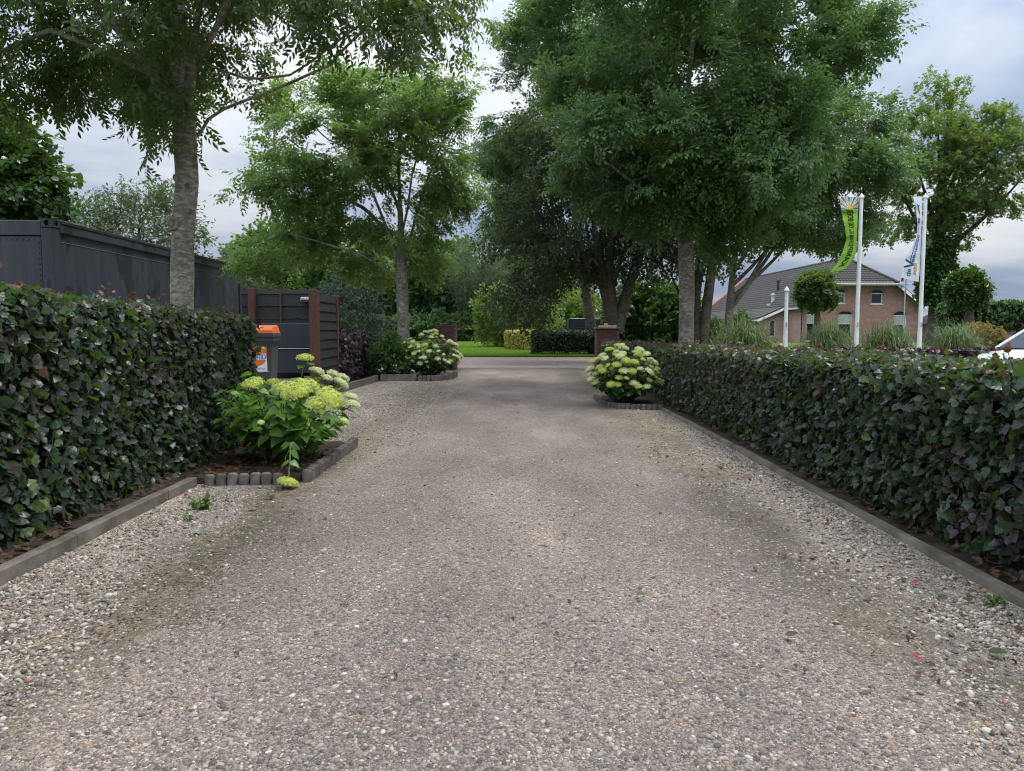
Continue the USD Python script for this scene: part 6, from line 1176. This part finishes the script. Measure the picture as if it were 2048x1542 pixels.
# trees behind it
Yt = 23.0
shell_tree('copper_beech', 'dark copper beech with a forked trunk behind the right gate pillar', P(1222, 730, Yt) * [1, 1, 0], [lobe(1170, 430, Yt, 150, 120), lobe(1090, 520, Yt, 85, 80), lobe(1280, 470, Yt, 140, 90), lobe(1060, 590, Yt - .6, 55, 45), lobe(1330, 540, Yt, 85, 40), lobe(1200, 300, Yt, 170, 110), lobe(1080, 420, Yt, 75, 85), lobe(1150, 540, Yt, 70, 50)], .24, 'beech', 'copper_leaf', 'beech_bark', 6000, 1.15, seed=111, clump=(85, .85), droop=.6, zmin=.8, gaps=.15, trunk_pts=[(*P(1228, 700, Yt)[:2], 0), P(1225, 660, Yt), P(1212, 590, Yt), P(1200, 520, Yt), P(1180, 400, Yt)])
kk = '/World/copper_beech'
for pts in ([(1228, 660), (1222, 600), (1218, 540), (1225, 450)], [(1232, 665), (1250, 600), (1266, 545), (1290, 470)]): c = np.array([P(x, y, Yt) for x, y in pts]) - P(1222, 730, Yt) * [1, 1, 0]; obj('trunk', tube(np.array([np.interp(np.linspace(0, 3, 10), range(4), c[:, k]) for k in range(3)]).T, np.linspace(.22, .10, 10), 12), 'beech_bark', kk, True)
Yt = 29.0
shell_tree('tall_tree', 'tall green tree with a dark trunk behind the copper beech', P(1190, 720, Yt) * [1, 1, 0], [lobe(1100, 230, Yt, 95, 140), lobe(1170, 80, Yt, 120, 150), lobe(1030, 330, Yt, 65, 80), lobe(1180, 250, Yt, 130, 130), lobe(1110, 70, Yt, 40, 90), lobe(1030, 430, Yt, 50, 60)], .2, 'ash', 'ash_leaf_mid', 'dark_bark', 4200, 1.1, seed=112, clump=(70, .95), droop=.1, gaps=.2)
Yt = 24.0
shell_tree('tall_tree', 'dark two stemmed tree right behind the large ash trunk', P(1400, 705, Yt) * [1, 1, 0], [lobe(1420, 500, Yt, 70, 45), lobe(1400, 400, Yt, 130, 110), lobe(1300, 400, Yt, 120, 90), lobe(1340, 530, Yt, 60, 30)], .17, 'beech', 'copper_leaf', 'dark_bark', 1700, 1.2, seed=113, trunk_pts=[(*P(1391, 700, Yt)[:2], 0), P(1391, 640, Yt), P(1394, 560, Yt), P(1400, 420, Yt)], gaps=.2, droop=.4)
c = np.array([P(x, y, Yt) for x, y in ((1402, 705), (1410, 640), (1418, 580), (1428, 500), (1430, 430))]) - P(1400, 705, Yt) * [1, 1, 0]; c[0, 2] = 0; obj('trunk', tube(c, [.19, .17, .16, .14, .1], 12), 'beech_bark', '/World/tall_tree_001', True)
Yt = 25.0
shell_tree('tall_tree', 'tree with a lichen grey trunk right of the large ash', P(1456, 705, Yt) * [1, 1, 0], [lobe(1620, 330, Yt, 130, 150), lobe(1500, 430, Yt, 70, 50), lobe(1670, 370, Yt, 65, 90), lobe(1590, 430, Yt, 80, 50), lobe(1530, 370, Yt, 110, 100), lobe(1690, 260, Yt, 50, 80)], .17, 'ash', 'ash_leaf_mid', 'ash_bark', 2800, 1.1, clump=(55, .75), seed=114, trunk_pts=[(*P(1456, 700, Yt)[:2], 0), P(1457, 640, Yt), P(1464, 560, Yt), P(1474, 480, Yt), P(1492, 400, Yt)], gaps=.2, droop=.25)
Yt = 45.0
shell_tree('oak_tree', 'tall oak with an ivy covered trunk right of the white flag', P(1880, 690, Yt) * [1, 1, 0], [lobe(1905, 190, Yt, 55, 55), lobe(1880, 270, Yt, 80, 60), lobe(1930, 280, Yt, 60, 50), lobe(1840, 330, Yt, 55, 60), lobe(1960, 320, Yt, 100, 80), lobe(2010, 300, Yt, 70, 70), lobe(2050, 350, Yt, 60, 60), lobe(1870, 370, Yt, 90, 50), lobe(1800, 380, Yt, 55, 60), lobe(2000, 380, Yt, 50, 35), lobe(1790, 450, Yt, 60, 45), lobe(1830, 470, Yt, 50, 35), lobe(1910, 440, Yt, 40, 60), lobe(1755, 370, Yt, 40, 55)], .42, 'oak', 'oak_leaf', 'dark_bark', 5200, 1.0, seed=115, droop=.0, gaps=.3, clump=(110, .95), trunk_pts=[(*P(1868, 690, Yt)[:2], 0), P(1872, 600, Yt), P(1876, 500, Yt), P(1882, 380, Yt), P(1896, 260, Yt), P(1905, 180, Yt)], nlimb=9)
rng = np.random.default_rng(9); ivy = []
hgt = rng.uniform(.3, 1, 1500); py = 660 - hgt * 190; cx = 1869 + (660 - py) / 190 * 8; bulge = 11 + 9 * np.clip(1 - np.abs(py - 560) / 75, 0, 1)
p = np.array([P(a, b, Yt) for a, b in zip(cx, py)]); a = rng.uniform(0, 6.28, 1500); rr = bulge / F * Yt * rng.uniform(.6, 1.1, 1500); d = np.stack([np.cos(a), np.sin(a), 0 * a - .3], 1); p = p + d * [1, 1, 0] * rr[:, None]
instancer('ivy', SPRAY['oak'], 'laurel_leaf', p - P(1880, 690, Yt) * [1, 1, 0], frames(d + rng.normal(0, .3, d.shape), d + [0, 0, .6]), rng.uniform(.9, 1.5, 1500), '/World/oak_tree', label='dark ivy round the trunk')
def lollipop(label, px, Y, pyb, pyt, rpx, wpx, seed, m):
    base = P(px, 690, Y) * [1, 1, 0]; c = (pyb + pyt) / 2; rz = (pyb - pyt) / 2
    shell_tree('pollard_tree', label, base, [lobe(px - 6, c, Y, rpx * .66, rz * .75), lobe(px + rpx * .3, c + 5, Y, rpx * .5, rz * .55), lobe(px - rpx * .35, c - 4, Y, rpx * .45, rz * .55), lobe(px - rpx * .55, c + rz * .5, Y, rpx * .3, rz * .25), lobe(px + rpx * .25, c - rz * .65, Y, rpx * .35, rz * .25), lobe(px + rpx * .6, c + rz * .35, Y, rpx * .28, rz * .3)], wpx / 2 / F * Y, 'oak', m, 'beech_bark', 1300, .75, seed=seed, trunk_pts=[base, P(px + 1, 640, Y), P(px, pyb - 6, Y), P(px - 2, c, Y)], gaps=.25, nlimb=3, zmin=1.2, droop=.1)
lollipop('clipped round tree before the left windows of the farmhouse', 1634, 34.0, 620, 545, 40, 17, 121, 'ash_leaf_dark'); lollipop('clipped round tree with a thick trunk right of the oak', 1938, 30.0, 612, 543, 37, 23, 122, 'laurel_leaf')
# left: hazel and apple behind the container
shell_tree('hazel_tree', 'broad leaved green tree beyond the left end of the container', P(20, 690, 15.5) * [1, 1, 0], [lobe(20, 370, 15.5, 80, 90), lobe(70, 400, 15.5, 50, 60), lobe(-60, 320, 15.5, 110, 120), lobe(30, 300, 15.5, 60, 50), lobe(85, 380, 15.5, 35, 30)], .12, 'hazel', 'laurel_leaf', 'dark_bark', 1500, 1.0, seed=131, gaps=.2)
Ya = 22.0
t = shell_tree('apple_tree', 'pale green apple tree with upright shoots behind the container', P(250, 700, Ya) * [1, 1, 0], [lobe(240, 470, Ya, 90, 45), lobe(320, 455, Ya, 60, 45), lobe(190, 455, Ya, 55, 35), lobe(280, 430, Ya, 60, 35), lobe(400, 560, Ya, 120, 50)], .1, 'apple', 'willow_leaf', 'stem', 1500, 1.5, seed=132, gaps=.2)
sp, sd, tw = [], [], []
rng = np.random.default_rng(14)
for x0, y0, x1, y1 in ((160, 430, 135, 395), (190, 430, 192, 390), (240, 430, 245, 372), (265, 425, 275, 385), (300, 420, 302, 372), (310, 410, 318, 385), (330, 430, 345, 372), (225, 440, 215, 400), (355, 430, 350, 380)):
    A, B = P(x0, y0, Ya), P(x1, y1, Ya); w = np.linspace(0, 1, 9)[:, None]; c = A + (B - A) * w; tw.append(tube(c - P(250, 700, Ya) * [1, 1, 0], np.linspace(.018, .004, 9), 5)); 
    for q in np.repeat(c, 3, 0): sp.append(q + rng.normal(0, .05, 3)); sd.append(unit(B - A) + rng.normal(0, .6, 3))
obj('shoots', join(tw), 'stem', t, True, kind='stuff'); sp, sd = np.array(sp), np.array(sd); instancer('shoot_leaves', SPRAY['apple'], 'willow_leaf', sp - P(250, 700, Ya) * [1, 1, 0], frames(sd, rng.normal(0, .5, sd.shape) + [0, 0, 1]), rng.uniform(.45, .8, len(sp)), t)
# spruce behind the purple hedge
base = P(700, 720, 24.0) * [1, 1, 0]; t = thing('spruce', 'dark young spruce behind the purple hedge', 'tree', base); obj('trunk', tube([(0, 0, 0), (0, 0, 3.0)], [.09, .02], 8), 'dark_bark', t)
rng = np.random.default_rng(77); n = 1400; z = 3.1 * (1 - rng.uniform(0, 1, n) ** .6) ; z = np.clip(z, .15, 3.1); rad = (3.2 - z) * .48 * np.sqrt(rng.uniform(.15, 1, n)); a = rng.uniform(0, 6.28, n); d = np.stack([np.cos(a), np.sin(a), 0 * a - .25 + .2 * (z / 3)], 1)
instancer('crown', SPRAY['needle'], 'spruce_needle', np.stack([np.cos(a) * rad, np.sin(a) * rad, z], 1), frames(d + rng.normal(0, .15, d.shape), np.array([0, 0, 1.0]) + rng.normal(0, .2, d.shape)), rng.uniform(.9, 1.5, n), t)
# the wood beyond the lawn: single trees, then the dark undergrowth as one mass
K = [('wood_leaf', 'wood'), ('willow_leaf', 'willow'), ('wood_leaf', 'wood')]
BG = [(530, 540, 70, 64, 'dark broad tree behind the black fence, left end of the wood', 0), (600, 530, 60, 62, 'tree of the wood behind the black fence posts', 0), (668, 560, 55, 59, 'mid green tree of the wood behind the spruce', 0), (745, 545, 55, 64, 'tree of the wood just left of the ash trunk', 2), (845, 555, 45, 60, 'dense dark tree of the wood just right of the ash trunk', 0), (900, 545, 48, 64, 'narrow tree of the wood above the left brick pillar', 0), (955, 530, 48, 58, 'pale willow like tree of the wood beyond the lawn', 1), (1010, 575, 48, 62, 'dark tree of the wood right of the pale willow', 0), (1070, 560, 55, 64, 'tree of the wood behind the copper beech branches', 0), (1130, 590, 50, 66, 'lower tree of the wood behind the black van', 2), (480, 590, 60, 66, 'tree of the wood behind the end of the container', 0)]
for k, (px, py, r, Y, lab, kd) in enumerate(BG):
    lm, ks = K[kd]; base = P(px, 690, Y) * [1, 1, 0]; rng = np.random.default_rng(200 + k)
    lb = [lobe(px, py, Y, r, r * .95), lobe(px + r * .3, py + r * .9, Y, r * .85, r * .75), lobe(px - r * .35, py + r * .7, Y, r * .8, r * .8), lobe(px + rng.uniform(-.3, .3) * r, py - r * .75, Y, r * .5, r * .45), lobe(px, 650, Y, r * .9, 38)]
    shell_tree('woodland_tree', lab, base, lb, .22, ks, lm, 'dark_bark', 1100, 1.35, 'trees of the wood beyond the lawn', seed=210 + k, gaps=.12, droop=.1 + .4 * (kd == 1))
n = 4200; rng = np.random.default_rng(88); px = rng.uniform(420, 1180, n); Y = rng.uniform(56, 61, n); p = np.array([P(a, 690, b) for a, b in zip(px, Y)]); p[:, 2] = rng.uniform(0, 1.6, n) * (0.7 + .6 * fbm(p, .4, 5)); d = rng.normal(0, .5, (n, 3)) + [0, -.6, .2]
instancer('undergrowth', SPRAY['wood'], 'wood_leaf', p, frames(d, rng.normal(0, .5, (n, 3)) + [0, -.3, 1]), rng.uniform(.9, 1.4, n), label='dark undergrowth along the edge of the wood')
# shrubs round the lawn
bush('shrub', 'light green small tree with loose leaves left of the yellow hedge', (P(1000, 690, 40)[0], 40.0, 0), 1.25, 3.0, 'oak', 'bright_leaf', 620, 1.1, seed=141, cat='shrub')
bush('shrub', 'yellowish green shrub right behind the yellow hedge', (P(1075, 690, 42)[0], 42.0, 0), 1.3, 2.1, 'oak', 'bright_leaf', 520, 1.0, seed=142)
bush('shrub', 'bright green shrub above the left end of the black van', (P(1150, 690, 44)[0], 44.5, 0), 1.7, 2.9, 'oak', 'bright_leaf', 900, 1.1, seed=143)
bush('shrub', 'bright green shrub above the middle of the black van', (P(1200, 690, 45)[0], 46.0, 0), 1.4, 2.5, 'oak', 'laurel_leaf', 700, 1.1, seed=144)
bush('shrub', 'large glossy laurel left of the ash trunk and behind the van', (P(1300, 690, 36)[0], 36.5, 0), (2.2, 1.4), 3.1, 'laurel', 'laurel_leaf', 2000, 1.3, seed=145)
bush('shrub', 'glossy laurel touching the left side of the large ash trunk', (P(1350, 690, 35)[0], 35.0, 0), (1.3, 1.2), 2.7, 'laurel', 'laurel_leaf', 1200, 1.3, seed=146)
bush('shrub', 'small green shrub before the dark house roof at the lichen grey trunk', (P(1425, 690, 34)[0], 34.0, 0), (.8, .7), 1.3, 'laurel', 'laurel_leaf', 500, .8, seed=147)
bush('shrub', 'low green shrub in front of the low wing of the farmhouse', (P(1478, 690, 38)[0], 38.0, 0), (.6, .6), 1.6, 'laurel', 'laurel_leaf', 400, .8, seed=148)
